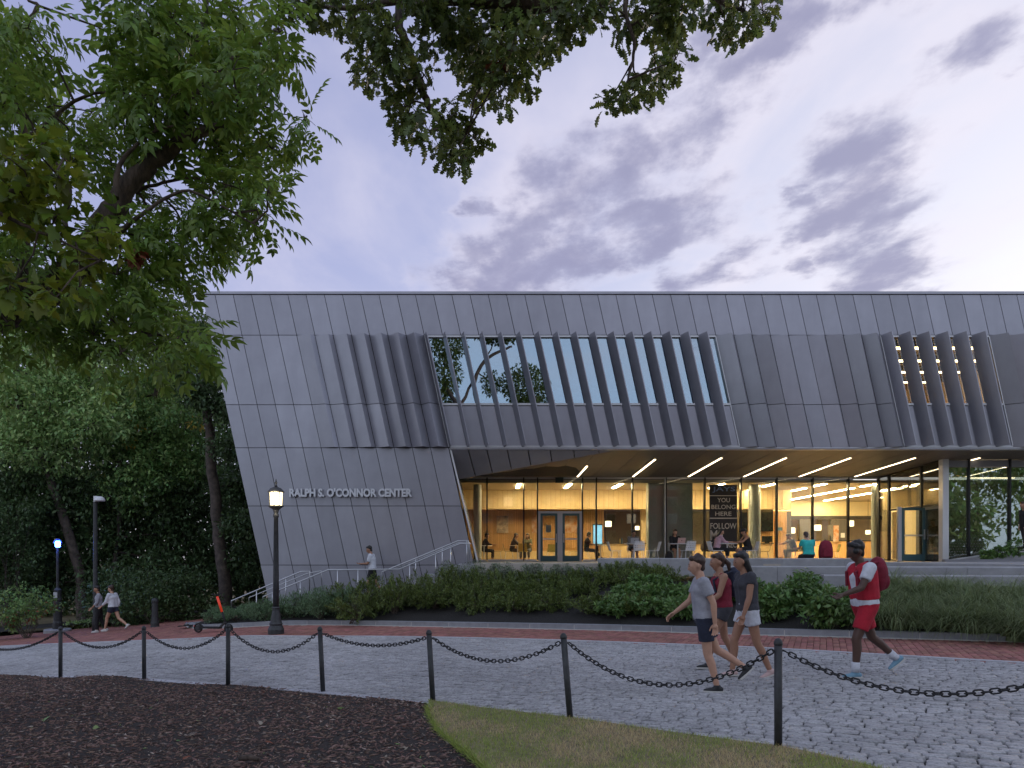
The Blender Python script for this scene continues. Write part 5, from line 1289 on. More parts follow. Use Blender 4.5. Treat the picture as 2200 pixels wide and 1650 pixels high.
def carry(root, j, m, dx=-.20):
    """backpack worn on the back: clothing that moves with its wearer"""
    s = j['s']; q = MB(); c = j['chest'] + Vector((dx * s, 0, .03)); q.ball(c, (.11 * s, .15 * s, .23 * s)); q.ball(c + Vector((-.07 * s, 0, -.08 * s)), (.06 * s, .12 * s, .12 * s))
    vs_, fs_ = remesh(q, .016, 2); b = MB(); b.add(vs_, fs_); o = b.build('worn_backpack', m, root, smooth=True, world=False)
    for sg in (1, -1):
        q = MB(); n = j['neck']; q.tube([c + Vector((.06 * s, .10 * sg * s, .16 * s)), n + Vector((-.02, .10 * sg * s, -.02)), j['chest'] + Vector((.145 * s, .10 * sg * s, .06)), j['chest'] + Vector((.12 * s, .13 * sg * s, -.12))], .018 * s, 6); q.build('strap', m, o, world=False)

LEFT = math.pi           # facing left in the picture
def gp(px, py): p = UG(px, py); return p
p = gp(1512, 1484)
r, j = person('person in a light grey shirt and dark shorts striding left, nearest of the three', p, LEFT - .12, 1.61, 4, 4, 0, ((-4, 12), (-24, 34)), ((-22, 18, 8), (22, 30, 8)), skin='skin_light', hair='hair_brown', hair_style='short', top=('cloth_grey', .62), bottom=('cloth_navy', .62), shoes='shoe_black', vox=.0135)
p = gp(1552, 1434)
r, j = person('person with bare shoulders and a dark backpack striding left behind the grey shirt', p, LEFT, 1.68, 4, 0, 0, ((24, 14), (-8, 18)), ((18, 35, 8), (-20, 20, 8)), skin='skin_tan', hair='hair_brown', hair_style='pony', top=('cloth_crimson', .3), bottom=('cloth_charcoal', .40), shoes='shoe_black', socks='cloth_white', vox=.0135, female=True, tank=True); carry(r, j, 'cloth_navy')
p = gp(1606, 1454)
r, j = person('person with long dark hair, charcoal top and pink shoes striding left', p, LEFT + .08, 1.66, 4, 6, 0, ((-12, 14), (20, 16)), ((8, 10, 7), (-18, 14, 8)), skin='skin_tan', hair='hair_black', hair_style='long', top=('cloth_charcoal', .35), bottom=('cloth_white', .42), shoes='shoe_pink', vox=.0135, female=True)
p = gp(1858, 1454)
r, j = person('person in a red outfit with white socks and blue shoes striding left at the right', p, LEFT + .05, 1.76, 6, 6, 0, ((22, 20), (-20, 30)), ((30, 40, 10), (-24, 22, 10)), skin='skin_dark', hair='hair_black', hair_style='curly', top=('cloth_white', .6), bottom=('cloth_red', .72), shoes='shoe_blue', socks='cloth_white', vox=.0135); carry(r, j, 'cloth_crimson')
q = MB(); s_ = j['s']; ch_ = j['chest']
for sg in (1, -1): q.cone(ch_ + Vector((0, .075 * sg, .05)) * s_, .138 * s_, j['pel'] + Vector((0, .07 * sg, .06)) * s_, .136 * s_, flat1=True)
vs_, fs_ = remesh(q, .0135, 2); b = MB(); b.add(vs_, fs_); b.build('vest', 'cloth_red', r, smooth=True, world=False)
# the pair walking on the brick path
p = gp(213, 1358)
person('person in a grey top and dark trousers walking beside the camera pole', p, LEFT + .5, 1.66, 3, 4, 0, ((10, 8), (-8, 14)), ((10, 30, 8), (-8, 20, 8)), skin='skin_tan', hair='hair_black', top=('cloth_grey', 1.5), bottom=('cloth_black', 1.92), shoes='shoe_white', vox=.017)
p = gp(243, 1356)
person('person in a white top and navy shorts walking right of the grey top', p, LEFT - .2, 1.67, 5, 4, 0, ((26, 14), (-22, 34)), ((20, 30, 8), (-22, 30, 8)), skin='skin_light', hair='hair_brown', hair_style='bun', top=('cloth_white', 1.7), bottom=('cloth_navy', .40), shoes='shoe_white', vox=.017, female=True)
# man on the stair landing
person('person in a white shirt on the stair landing looking at a phone', Vector(((800 - X0) * 23.1 / F_PX, 23.1, -1.14)), LEFT - .1, 1.66, 4, 12, 0, ((14, 10), (-12, 16)), ((14, 75, 6), (8, 80, 6)), skin='skin_tan', hair='hair_black', top=('cloth_white', .8), bottom=('cloth_black', .8), shoes='shoe_white', vox=.017)
# seated and standing people by the glass
SIT = ((86, 84), (84, 90)); FZ = -.03
def sit(px, Y, rz, label, legs=SIT, seat=.462, z=FZ, **k): return person(label, Vector(((px - X0) * Y / F_PX, Y, z)), R_(rz), legs=legs, seat=seat, vox=.019, **k)
sit(1360, 28.6, -90, 'person in a dark and grey top sitting behind the grey laptop', lean=8, head_pitch=14, arms=((25, 60, 6), (25, 60, 6)), top=('cloth_midgrey', 1.4), bottom=('cloth_black', .8), skin='skin_tan', hair_style='curly', shoes='shoe_white')
sit(1449, 28.3, -90, 'person in a black top sitting behind the pink laptop', lean=6, head_pitch=6, arms=((35, 70, 10), (25, 60, 6)), top=('cloth_black', 1.6), bottom=('cloth_black', .5), skin='skin_light', hair='hair_brown', hair_style='long', female=True, shoes='shoe_white')
sit(1540, 27.0, 0, 'person in a pale pink top with long dark hair at the right table', lean=12, head_pitch=8, arms=((40, 50, 6), (38, 55, 6)), top=('cloth_pink', 1.5), bottom=('cloth_black', 1.6), skin='skin_light', hair_style='long', female=True, shoes='shoe_white')
sit(1608, 26.9, 180, 'person in a black tank top and cap at the right table', lean=14, head_pitch=4, arms=((45, 40, 6), (40, 45, 6)), top=('cloth_black', .2), bottom=('cloth_black', .7), skin='skin_tan', tank=True, cap_m='cloth_black', shoes='shoe_black')
tb = W(1738, 1199, 20.5)
sit(1738, 20.55, 92, 'person in a teal shirt seen from behind on the upper bench', lean=10, head_pitch=16, head_yaw=-15, seat=.02, z=tb.z, arms=((30, 60, 8), (30, 60, 12)), top=('cloth_teal', .6), bottom=('cloth_black', 1.5), skin='skin_light', hair='hair_brown', hair_style='short', H=1.5, shoes='shoe_black')
sit(1100, 32.4, 0, 'person in black sitting indoors left of the yellow chair', lean=14, head_pitch=6, arms=((45, 50, 6), (45, 50, 6)), top=('cloth_black', 1.5), bottom=('cloth_charcoal', 1.8), skin='skin_tan', hair_style='long')
sit(1134, 33.0, -100, 'person facing out indoors behind the yellow chair', lean=8, head_pitch=8, arms=((40, 50, 6), (40, 50, 6)), top=('cloth_olive', 1.5), bottom=('cloth_charcoal', 1.8), skin='skin_light', hair='hair_brown', hair_style='long', female=True)
sit(1260, 31.3, 0, 'person in dark clothes with crossed legs indoors right of the doors', legs=((84, 40), (84, 82)), lean=4, head_pitch=14, arms=((30, 60, 6), (30, 65, 6)), top=('cloth_black', .7), bottom=('cloth_charcoal', 1.7), skin='skin_tan', hair_style='curly')
sit(1708, 31.7, 180, 'person in a grey shirt leaning over a table inside the glass', lean=24, head_pitch=10, arms=((70, 10, 8), (60, 20, 8)), top=('cloth_midgrey', 1.2), bottom=('cloth_olive', 1.8), skin='skin_tan', hair='hair_brown')
sit(1040, 32.6, 0, 'person in dark clothes half hidden by the left column', lean=8, head_pitch=6, arms=((40, 50, 6), (40, 50, 6)), top=('cloth_black', 1.5), bottom=('cloth_black', 1.8), skin='skin_tan')
person('person in dark clothes passing behind the vestibule glass', Vector(((2008 - X0) * 28.2 / F_PX, 28.2, -.02)), R_(200), 1.72, 6, 6, 0, ((14, 10), (-14, 22)), ((10, 60, 8), (-5, 20, 8)), skin='skin_tan', hair='hair_black', top=('cloth_charcoal', .6), bottom=('cloth_black', .8), shoes='shoe_black', vox=.019)
person('person in a long dark outfit cut off at the right edge of the picture', Vector(((2203 - X0) * 22.5 / F_PX, 22.5, CZ + (Y0 - 1186) * 22.5 / F_PX)), LEFT, 1.62, 3, 2, 0, ((8, 4), (-6, 10)), ((6, 10, 8), (-6, 20, 8)), skin='skin_tan', hair='hair_brown', hair_style='long', top=('cloth_black', 1.7), bottom=('cloth_black', 1.9), shoes='shoe_black', vox=.019, female=True)

bpy.data.scenes.remove(WORK)
# ============================================================ PLANTS
def leaflet(x0, y0, z0, ang, L, Wd, droop):
    """folded pointed leaf: 5 points, 4 triangles"""
    c, s = math.cos(ang), math.sin(ang); loc = [(0, 0, 0), (.22, Wd * .72, .02), (.22, -Wd * .72, .02), (.48, Wd, .04), (.48, -Wd, .04), (.76, Wd * .55, .0), (.76, -Wd * .55, .0), (1, 0, -.12), (.5, 0, -.03)]
    v = [(x0 + L * (a * c - b * s), y0 + L * (a * s + b * c), z0 + L * (d - droop * a * a)) for a, b, d in loc]
    return v, [(0, 8, 1), (0, 2, 8), (1, 8, 3), (2, 4, 8), (3, 8, 5), (4, 6, 8), (5, 8, 7), (6, 7, 8)]
def spray_template(droop=.40, n=4, L=.30, ll=.33):
    V, Fa = [], []
    def put(v, f): b = len(V); V.extend(v); Fa.extend([tuple(i + b for i in t) for t in f])
    for k in range(n):
        t = .22 + .68 * k / (n - 1); x_ = t; z_ = -droop * t * t * .6
        for sg in (1, -1): put(*leaflet(x_, 0, z_, sg * R_(58 - 14 * t), ll * (.85 + .3 * t), .235, .45))
    put(*leaflet(.95, 0, -droop * .55, 0, ll * 1.15, .22, .45))
    # midrib
    b = len(V); V.extend([(0, -.008, 0), (0, .008, 0), (.95, 0, -droop * .55)]); Fa.append((b, b + 1, b + 2))
    return np.array(V), np.array(Fa)
def lobed_template(kind='oak'):
    if kind == 'oak': side = [(.0, .03), (.12, .06), (.20, .20), (.30, .09), (.40, .30), (.50, .12), (.60, .36), (.72, .15), (.82, .27), (.92, .10), (1.0, .0)]
    else: side = [(.0, .02), (.05, .10), (.02, .34), (.18, .30), (.26, .52), (.40, .36), (.62, .46), (.58, .22), (.80, .16), (1.0, 0)]
    V = [(.5 if kind == 'oak' else .35, 0, -.03)]; out = [(a, b) for a, b in side] + [(a, -b) for a, b in reversed(side[1:-1])]
    for a, b in out: V.append((a, b, .05 * abs(b) * 3 - .18 * a * a))
    n = len(out); Fa = [(0, 1 + i, 1 + (i + 1) % n) for i in range(n)]
    return np.array(V, float), np.array(Fa)
SIMPLE = (np.array([(0, 0, 0), (.45, .24, .03), (.45, -.24, .03), (1, 0, -.10)], float), np.array([(0, 2, 1), (1, 2, 3)]))
NARROW = (np.array([(0, 0, 0), (.45, .10, .02), (.45, -.10, .02), (1, 0, -.05)], float), np.array([(0, 2, 1), (1, 2, 3)]))
def rdir(n):
    v = nrg.normal(size=(n, 3)); return unit(v)
def in_blobs(blobs, n, shell=.35):
    """random points in blobs [(centre, (rx,ry,rz))], denser near the outside; returns points and outward directions"""
    w = np.array([b[1][0] * b[1][1] + b[1][0] * b[1][2] for b in blobs]); w = w / w.sum(); k = nrg.choice(len(blobs), n, p=w)
    c = np.array([tuple(b[0]) for b in blobs])[k]; r = np.array([b[1] for b in blobs])[k]; d = rdir(n)
    t = (shell ** 3 + (1 - shell ** 3) * nrg.random(n)) ** (1 / 3)
    return c + d * r * t[:, None], unit(d / r), k
def leaf_frames(out, droop=.5, spread=.8):
    n = len(out); D = unit(out + nrg.normal(0, spread, (n, 3)) + np.array([0, 0, -droop])); N = unit(np.array([0, 0, 1.0]) + nrg.normal(0, .45, (n, 3)) + out * .4)
    return D, N
def foliage(name, root, blobs, n, tpl, size, m, droop=.5, spread=.8, shell=.35, jit=.35, **props):
    P, out, k = in_blobs(blobs, n, shell); D, N = leaf_frames(out, droop, spread); S = size * (1 + nrg.uniform(-jit, jit, n))
    off = tuple(root.location) if root else (0, 0, 0)
    return scatter(name, tpl[0], tpl[1], P, D, N, S, m, root, False, off, **props)
def part_leaves(root, blobs, n, tpl, size, m, droop=.5, spread=.8, name='leaf'):
    P, out, k = in_blobs(blobs, n, .8); D, N = leaf_frames(out, droop, spread)
    me = bpy.data.meshes.new(name); me.from_pydata([tuple(v) for v in tpl[0]], [], [tuple(int(i) for i in f) for f in tpl[1]]); me.materials.append(MATS[m])
    for p, d, nn in zip(P, D, N):
        d = Vector(d); nn = Vector(nn); yv = nn.cross(d).normalized(); z = d.cross(yv); s_ = size * rnd.uniform(.8, 1.25)
        o = obj(name, me, root); M = Matrix((d, yv, z)).transposed().to_4x4(); o.rotation_euler = M.to_euler(); o.scale = (s_, s_, s_); o.location = Vector(p) - root.location
def limb(q, pts, rads, seg=10, wob=.0):
    P = smooth_line([Vector(p) for p in pts], 2); n = len(P); R = []
    for i in range(n):
        t = i / (n - 1) * (len(rads) - 1); k = min(int(t), len(rads) - 2); R.append(rads[k] + (rads[k + 1] - rads[k]) * (t - k))
    if wob:
        for i in range(1, n - 1): P[i] = P[i] + Vector((rnd.gauss(0, wob), rnd.gauss(0, wob), rnd.gauss(0, wob)))
    q.tube(P, R, seg); return P
def twigs(q, limbs, blobs, r0=.012, per=5):
    """thin shoots from the nearest limb into every blob"""
    pts = [p for L in limbs for p in L]
    for c, r in blobs:
        c = Vector(c); a = min(pts, key=lambda p: (p - c).length); mid = (a + c) / 2 + Vector((rnd.gauss(0, .06), rnd.gauss(0, .06), rnd.uniform(0, .12)))
        q.tube([a, mid, c], [r0 * 1.3, r0, r0 * .6], 5, False)
        for _ in range(per):
            d = Vector(rdir(1)[0]); e_ = c + Vector((d.x * r[0], d.y * r[1], d.z * r[2])) * .85; q.tube([c, (c + e_) / 2 + Vector((0, 0, .04)), e_], [r0 * .6, r0 * .4, r0 * .2], 4, False)
def pb(px, py, r, Y, dy=1.0):  # a blob from a photo position and radius in photo pixels
    k = Y / F_PX; return (W(px, py, Y), (r * k, r * k * dy, r * k))
ASH, OAK, MAPLE = spray_template(), lobed_template('oak'), lobed_template('maple')

# ---- ash-like tree overhanging from the left
base = Vector((W(-330, 0, 7.2).x, 7.2, 0)); base.z = G(base.x, base.y)
ash = thing('ash_tree', 'large tree leaning in from the left with compound leaves and thick curved limb', 'tree', base)
AY = 7.2
def wl(l, Y): return [W(x, y, Y) for x, y in l]
q = MB(); k7 = AY / F_PX
L1 = limb(q, [base + Vector((0, 0, -.2)), base + Vector((.05, 0, 1.2))] + wl([(-230, 900), (-120, 730), (30, 650), (120, 620), (180, 560), (222, 490), (250, 430), (300, 372), (350, 335), (400, 298), (450, 272), (522, 264)], AY), [.34, .30, .25, .20, .165, .135, .11, .085, .065, .045, .03], 14, .012)
L2 = limb(q, wl([(392, 303), (402, 250), (405, 215), (392, 175), (415, 120), (440, 40), (455, -40)], AY), [.05, .042, .038, .034, .026, .02, .015], 9, .006)
L3 = limb(q, wl([(405, 215), (440, 180), (470, 150), (540, 90), (600, 60)], AY), [.034, .028, .02, .012, .006], 8, .006)
L4 = limb(q, wl([(248, 425), (250, 370), (270, 330), (330, 280), (372, 270)], AY - .3), [.035, .028, .02, .014, .008], 8, .004)
L5 = limb(q, wl([(285, 412), (340, 395), (420, 378), (500, 400), (560, 420)], AY + .2), [.025, .018, .013, .009, .005], 7, .004)
L6 = limb(q, wl([(255, 500), (330, 440), (400, 400), (470, 440), (560, 490)], AY - .4), [.03, .02, .014, .01, .005], 7, .004)
L7 = limb(q, wl([(500, 190), (560, 225), (590, 238), (620, 248), (660, 262)], AY + .3), [.014, .010, .007, .005, .003], 6, .003)
L8 = limb(q, wl([(150, 600), (210, 660), (260, 700), (330, 720), (400, 725)], AY + .3), [.05, .035, .025, .015, .008], 8, .006)
L9 = limb(q, wl([(30, 650), (60, 560), (40, 440), (60, 300), (20, 180), (50, 60), (90, 12), (60, 0)], AY + .6), [.08, .06, .05, .04, .032, .025, .018, .012], 9, .008)
L10 = limb(q, wl([(180, 560), (130, 480), (160, 400), (100, 330), (60, 250)], AY - .2), [.04, .03, .022, .014, .008], 8, .006)
L11 = limb(q, wl([(60, 300), (150, 220), (230, 190), (330, 230)], AY + .2), [.03, .02, .012, .006], 7, .006)
ash_bl = [pb(x, y, r * .92, AY + rnd.uniform(-.5, 1.5), 1.1) for x, y, r in [(300, 60, 70), (370, 40, 80), (450, 30, 80), (520, 60, 70), (570, 110, 55), (600, 70, 35), (270, 120, 45), (330, 130, 70), (420, 120, 70), (500, 150, 75), (560, 200, 45), (380, 200, 60), (460, 230, 60), (530, 270, 55), (300, 215, 60), (200, 240, 50), (270, 290, 55), (350, 270, 50), (480, 330, 55), (550, 340, 50), (585, 320, 28), (655, 265, 32), (520, 420, 60), (575, 410, 30), (450, 440, 60), (400, 490, 65), (330, 440, 50), (500, 490, 50), (560, 475, 35), (300, 530, 60), (370, 560, 55), (240, 350, 45), (190, 330, 40), (60, 60, 70), (20, 140, 60), (80, 200, 55), (30, 240, 60), (120, 260, 40), (250, 590, 60), (320, 620, 60), (290, 690, 60), (370, 670, 60), (410, 730, 50), (440, 745, 30), (340, 750, 45), (220, 660, 55), (150, 690, 60), (80, 660, 65), (20, 700, 60), (60, 590, 60), (10, 560, 60), (100, 530, 50), (200, 720, 45), (260, 760, 40), (-60, 300, 120), (-60, 500, 120), (-50, 120, 110)]]
twigs(q, [L1[8:], L2, L3, L4, L5, L6, L7, L8, L9, L10, L11], ash_bl, .011, 4)
q.build('trunk', 'bark', ash, smooth=True)
foliage('crown', ash, ash_bl, 2300, ASH, .285, 'ash_leaf', .45, .75, .25, .3, kind='stuff')
part_leaves(ash, ash_bl[:48], 220, ASH, .29, 'ash_leaf', .45, .7)
foliage('dead_leaves', ash, [pb(295, 548, 16, AY - .6)], 26, MAPLE, .09, 'dead_leaf', .9)
# ---- yellowing maple sprays in front of it
base = Vector((W(-520, 0, 5.6).x, 5.6, 0)); base.z = G(base.x, base.y)
mp = thing('maple_tree', 'yellow-green maple branch reaching in at the left edge', 'tree', base); q = MB(); MY = 5.6
M1 = limb(q, [base + Vector((0, 0, -.2)), base + Vector((.1, .0, 1.6))] + wl([(-420, 700), (-260, 520), (-120, 440), (0, 420), (80, 400), (150, 390)], MY), [.16, .13, .10, .07, .045, .025, .012, .005], 10, .006)
M2 = limb(q, wl([(-60, 425), (20, 470), (90, 500), (180, 540), (220, 560)], MY), [.03, .018, .012, .007, .004], 7, .004)
mb = [pb(x, y, r, MY + rnd.uniform(-.4, .4), 1.2) for x, y, r in [(20, 400, 60), (80, 370, 50), (130, 400, 45), (60, 440, 60), (150, 350, 30), (110, 470, 35), (200, 500, 45), (240, 520, 35), (170, 560, 35), (20, 340, 50), (90, 310, 30), (20, 620, 50), (120, 640, 40), (170, 615, 35)]]
twigs(q, [M1[6:], M2], mb, .007, 4); q.build('trunk', 'bark', mp, smooth=True)
foliage('crown', mp, mb, 560, MAPLE, .105, 'maple_leaf', .5, .8, .2, kind='stuff'); part_leaves(mp, mb, 70, MAPLE, .115, 'maple_leaf', .5)
# ---- oak above the camera: trunk behind us, limbs over the road
base = Vector((4.5, -8.5, G(4.5, -5)))
oak = thing('oak_tree', 'great oak whose lobed leaves hang into the top of the picture', 'tree', base); q = MB(); OY = 8.0
O1 = limb(q, [base + Vector((0, 0, -.2)), base + Vector((0, .1, 3)), (4.0, -7.5, 7), (3.2, -2, 9.2), (2.4, 3.5, 9.0), W(1290, -70, OY), W(1200, 0, OY), W(1090, 4, OY), W(960, -5, OY), W(880, 25, OY)], [.62, .52, .45, .34, .24, .17, .13, .10, .075, .06], 14, .02)
O2 = limb(q, wl([(862, 10), (852, 55), (880, 105), (898, 170), (915, 220), (945, 258), (985, 282), (1000, 290)], OY), [.06, .055, .05, .044, .04, .034, .028, .015], 9, .006)
O3 = limb(q, wl([(1010, 280), (1012, 240), (1020, 205), (1060, 150), (1075, 80), (1100, 10)], OY + .3), [.012, .012, .011, .014, .02, .03], 6, .004)
O4 = limb(q, wl([(1350, -30), (1340, 20), (1355, 60), (1365, 110), (1350, 160), (1345, 190), (1320, 220)], OY - .2), [.05, .028, .022, .018, .013, .010, .006], 8, .004)
O5 = limb(q, wl([(1350, 60), (1400, 20), (1450, -20), (1500, -40)], OY), [.02, .022, .03, .035], 8, .004)
O6 = limb(q, [(3.2, 1, 9.2), W(1480, -60, OY), W(1560, 10, OY), W(1610, 30, OY)], [.12, .06, .03, .01], 8, .006)
O7 = limb(q, wl([(960, -5), (850, 0), (760, 20), (690, 15), (620, 0)], OY), [.06, .045, .03, .018, .008], 8, .005)
# the crown behind the camera that the upper windows mirror
B1 = limb(q, [(4.2, -7.8, 5.5), (1.5, -10, 10), (-2.5, -13, 13.5), (-4, -15, 16.5)], [.42, .32, .22, .10], 12, .04); B2 = limb(q, [(4.0, -7.5, 7), (5.5, -11, 12), (3.8, -14.5, 16)], [.36, .25, .10], 12, .04); B3 = limb(q, [(1.5, -10, 10), (-1.5, -13.5, 14.5), (-.5, -15, 18.6), (2.4, -15, 19.8)], [.24, .2, .16, .08], 10, .04); B4 = limb(q, [(-2.5, -13, 13.5), (-1.0, -15, 17), (0.5, -16, 20)], [.18, .10, .05], 8, .03)
oak_bl = [pb(x, y, r, OY + rnd.uniform(-.7, .7), 1.3) for x, y, r in [(635, 5, 32), (690, 15, 38), (740, 40, 30), (790, 20, 45), (780, 120, 38), (815, 70, 40), (850, 110, 45), (790, 160, 30), (850, 180, 42), (870, 230, 38), (905, 150, 30), (870, 270, 30), (920, 280, 45), (970, 250, 35), (985, 300, 42), (1020, 300, 28), (960, 330, 32), (1000, 345, 22), (930, 60, 50), (980, 30, 60), (1000, 100, 55), (1050, 60, 65), (1050, 130, 50), (1100, 110, 55), (1030, 180, 40), (1080, 190, 38), (1130, 165, 35), (1140, 70, 50), (1190, 50, 45), (1240, 40, 40), (1180, 100, 30), (1290, 15, 38), (1085, 235, 18), (1340, 75, 28), (1365, 20, 40), (1410, 40, 40), (1440, 85, 38), (1450, 130, 32), (1410, 165, 32), (1380, 190, 32), (1340, 215, 30), (1305, 225, 22), (1465, 20, 40), (1440, -10, 40), (1530, 10, 38), (1560, 50, 36), (1600, 25, 40), (1640, 25, 30), (1570, 85, 20), (1250, -20, 60), (1100, -20, 70), (900, -30, 60)]]
back_bl = [((-3.6, -15, 20.2), (1.9, 2, 1.5)), ((-3.9, -15, 17.2), (1.7, 2, 1.9)), ((-4.3, -15, 14.2), (1.7, 2, 1.7)), ((3.6, -15, 16.2), (2.3, 2.2, 1.9)), ((.4, -15, 16.4), (.9, 1, 1.2)), ((1.2, -15, 21.2), (2.6, 2, 1.0)), ((4.2, -14, 13.4), (2.4, 2.2, 1.4)), ((-2.0, -14, 11.8), (2.4, 2.4, 1.4)), ((-7, -16, 12.0), (2.2, 2.6, 2.0)), ((6.6, -13, 12.2), (2.0, 2.2, 1.6))]
twigs(q, [O1[16:], O2, O3, O4, O5, O6, O7], oak_bl, .010, 4); twigs(q, [B1, B2, B3, B4], back_bl, .05, 6)
q.build('trunk', 'bark', oak, smooth=True)
foliage('crown', oak, [(c_, (r_[0] * .88, r_[1], r_[2] * .88)) for c_, r_ in oak_bl], 4600, OAK, .125, 'oak_leaf', .55, .85, .15, .3, kind='stuff'); part_leaves(oak, oak_bl, 260, OAK, .135, 'oak_leaf', .6)
foliage('upper_crown', oak, back_bl, 17000, SIMPLE, .33, 'oak_leaf', .4, 1.0, .3, kind='stuff')
foliage('dead_leaves', oak, [pb(1069, 130, 10, OY - .5)], 14, OAK, .10, 'dead_leaf', .9)

# ---- trees of the wood behind the path
def wood_tree(label, m, trunk_px, Y, blobs, n, size, r0, bark='bark_far', gold=0, extra=()):
    Y += 2.5; b = W(*trunk_px[0], Y); b.z = min(b.z, G(b.x, Y)); t = thing('woodland_tree', label, 'tree', b, group='trees of the wood left of the building')
    q = MB(); L = [limb(q, [b + Vector((0, 0, -.3))] + wl(trunk_px, Y), [r0 * f for f in np.linspace(1.15, .45, len(trunk_px))], 12, .03)]
    for ex in extra: L.append(limb(q, wl(ex, Y + rnd.uniform(-.5, .5)), [r0 * .32, r0 * .22, r0 * .1], 8, .03))
    bl = [pb(x, y, r, Y + rnd.uniform(-1.5, 1.5), 1.0) for x, y, r in blobs]; bl = [(c, (r[0], r[1], r[2] * .8)) for c, r in bl]; n = int(n * 1.9); size *= 1.3
    twigs(q, L, bl, .05, 5); q.build('trunk', bark, t, smooth=True)
    # clumps: leaves gather in pads within each blob
    P, out, k = in_blobs(bl, n // 28, .2); pads = [(p, (rr, rr, rr * .55)) for p, rr in zip(P, nrg.uniform(.28, .7, len(P)))]
    foliage('crown', t, pads, n, SIMPLE, size, m, .45, .8, .5, .4, kind='stuff')
    if gold: foliage('yellow_leaves', t, [pads[i] for i in nrg.choice(len(pads), 14)], gold, SIMPLE, size, 'leaf_yellow', .5, kind='stuff')
    return t
wood_tree('pale green tree with a leaning trunk at the far left of the wood', 'crown_pale', [(178, 1330), (172, 1215), (120, 1060), (75, 940), (30, 850), (10, 760)], 31, [(50, 800, 90), (140, 770, 80), (10, 880, 100), (110, 860, 90), (190, 830, 80), (210, 910, 70), (60, 950, 90), (150, 960, 80), (-80, 850, 120), (90, 720, 50)], 15000, .17, .26, extra=([(75, 940), (20, 925), (-40, 935)], [(120, 1060), (60, 1035), (0, 1040)]))
wood_tree('yellow-tinged tree in the middle of the wood', 'crown_green', [(330, 1330), (335, 1150), (325, 1000), (330, 880), (345, 790)], 33, [(300, 860, 75), (370, 840, 70), (330, 930, 85), (400, 910, 65), (270, 950, 75), (350, 1000, 80), (410, 990, 60), (300, 1040, 70), (340, 790, 45)], 13000, .17, .17, gold=420)
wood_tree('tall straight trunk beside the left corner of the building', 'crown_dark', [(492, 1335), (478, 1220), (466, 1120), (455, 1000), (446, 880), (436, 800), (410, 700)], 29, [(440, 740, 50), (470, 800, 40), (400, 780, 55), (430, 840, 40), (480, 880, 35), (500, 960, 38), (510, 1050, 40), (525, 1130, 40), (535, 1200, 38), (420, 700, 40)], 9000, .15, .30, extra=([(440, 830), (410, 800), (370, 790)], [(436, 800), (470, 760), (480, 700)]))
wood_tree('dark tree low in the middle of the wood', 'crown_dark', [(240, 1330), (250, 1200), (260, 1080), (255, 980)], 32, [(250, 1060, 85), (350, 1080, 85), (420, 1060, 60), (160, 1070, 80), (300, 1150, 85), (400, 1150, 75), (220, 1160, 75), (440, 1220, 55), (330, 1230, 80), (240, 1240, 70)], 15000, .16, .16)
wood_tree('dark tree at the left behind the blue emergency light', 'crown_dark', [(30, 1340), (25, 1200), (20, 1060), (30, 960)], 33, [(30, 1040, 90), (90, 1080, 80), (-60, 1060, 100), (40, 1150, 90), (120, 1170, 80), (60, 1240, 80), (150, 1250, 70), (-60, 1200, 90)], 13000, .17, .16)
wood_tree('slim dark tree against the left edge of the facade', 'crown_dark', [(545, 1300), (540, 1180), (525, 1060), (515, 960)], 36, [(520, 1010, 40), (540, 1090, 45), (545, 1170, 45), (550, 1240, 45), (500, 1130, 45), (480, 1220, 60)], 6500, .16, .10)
# far wood that reads as one mass
fb = [(W(x, y, 46 + rnd.uniform(-3, 6)), (2.6 * rnd.uniform(.8, 1.3), 2.4, 2.3 * rnd.uniform(.8, 1.2))) for x in range(-420, 640, 62) for y in range(800 + (60 if x > 380 else 0), 1340, 60)]
foliage('far_wood', None, fb, 75000, SIMPLE, .46, 'crown_dark', .4, 1.0, .2, kind='stuff')
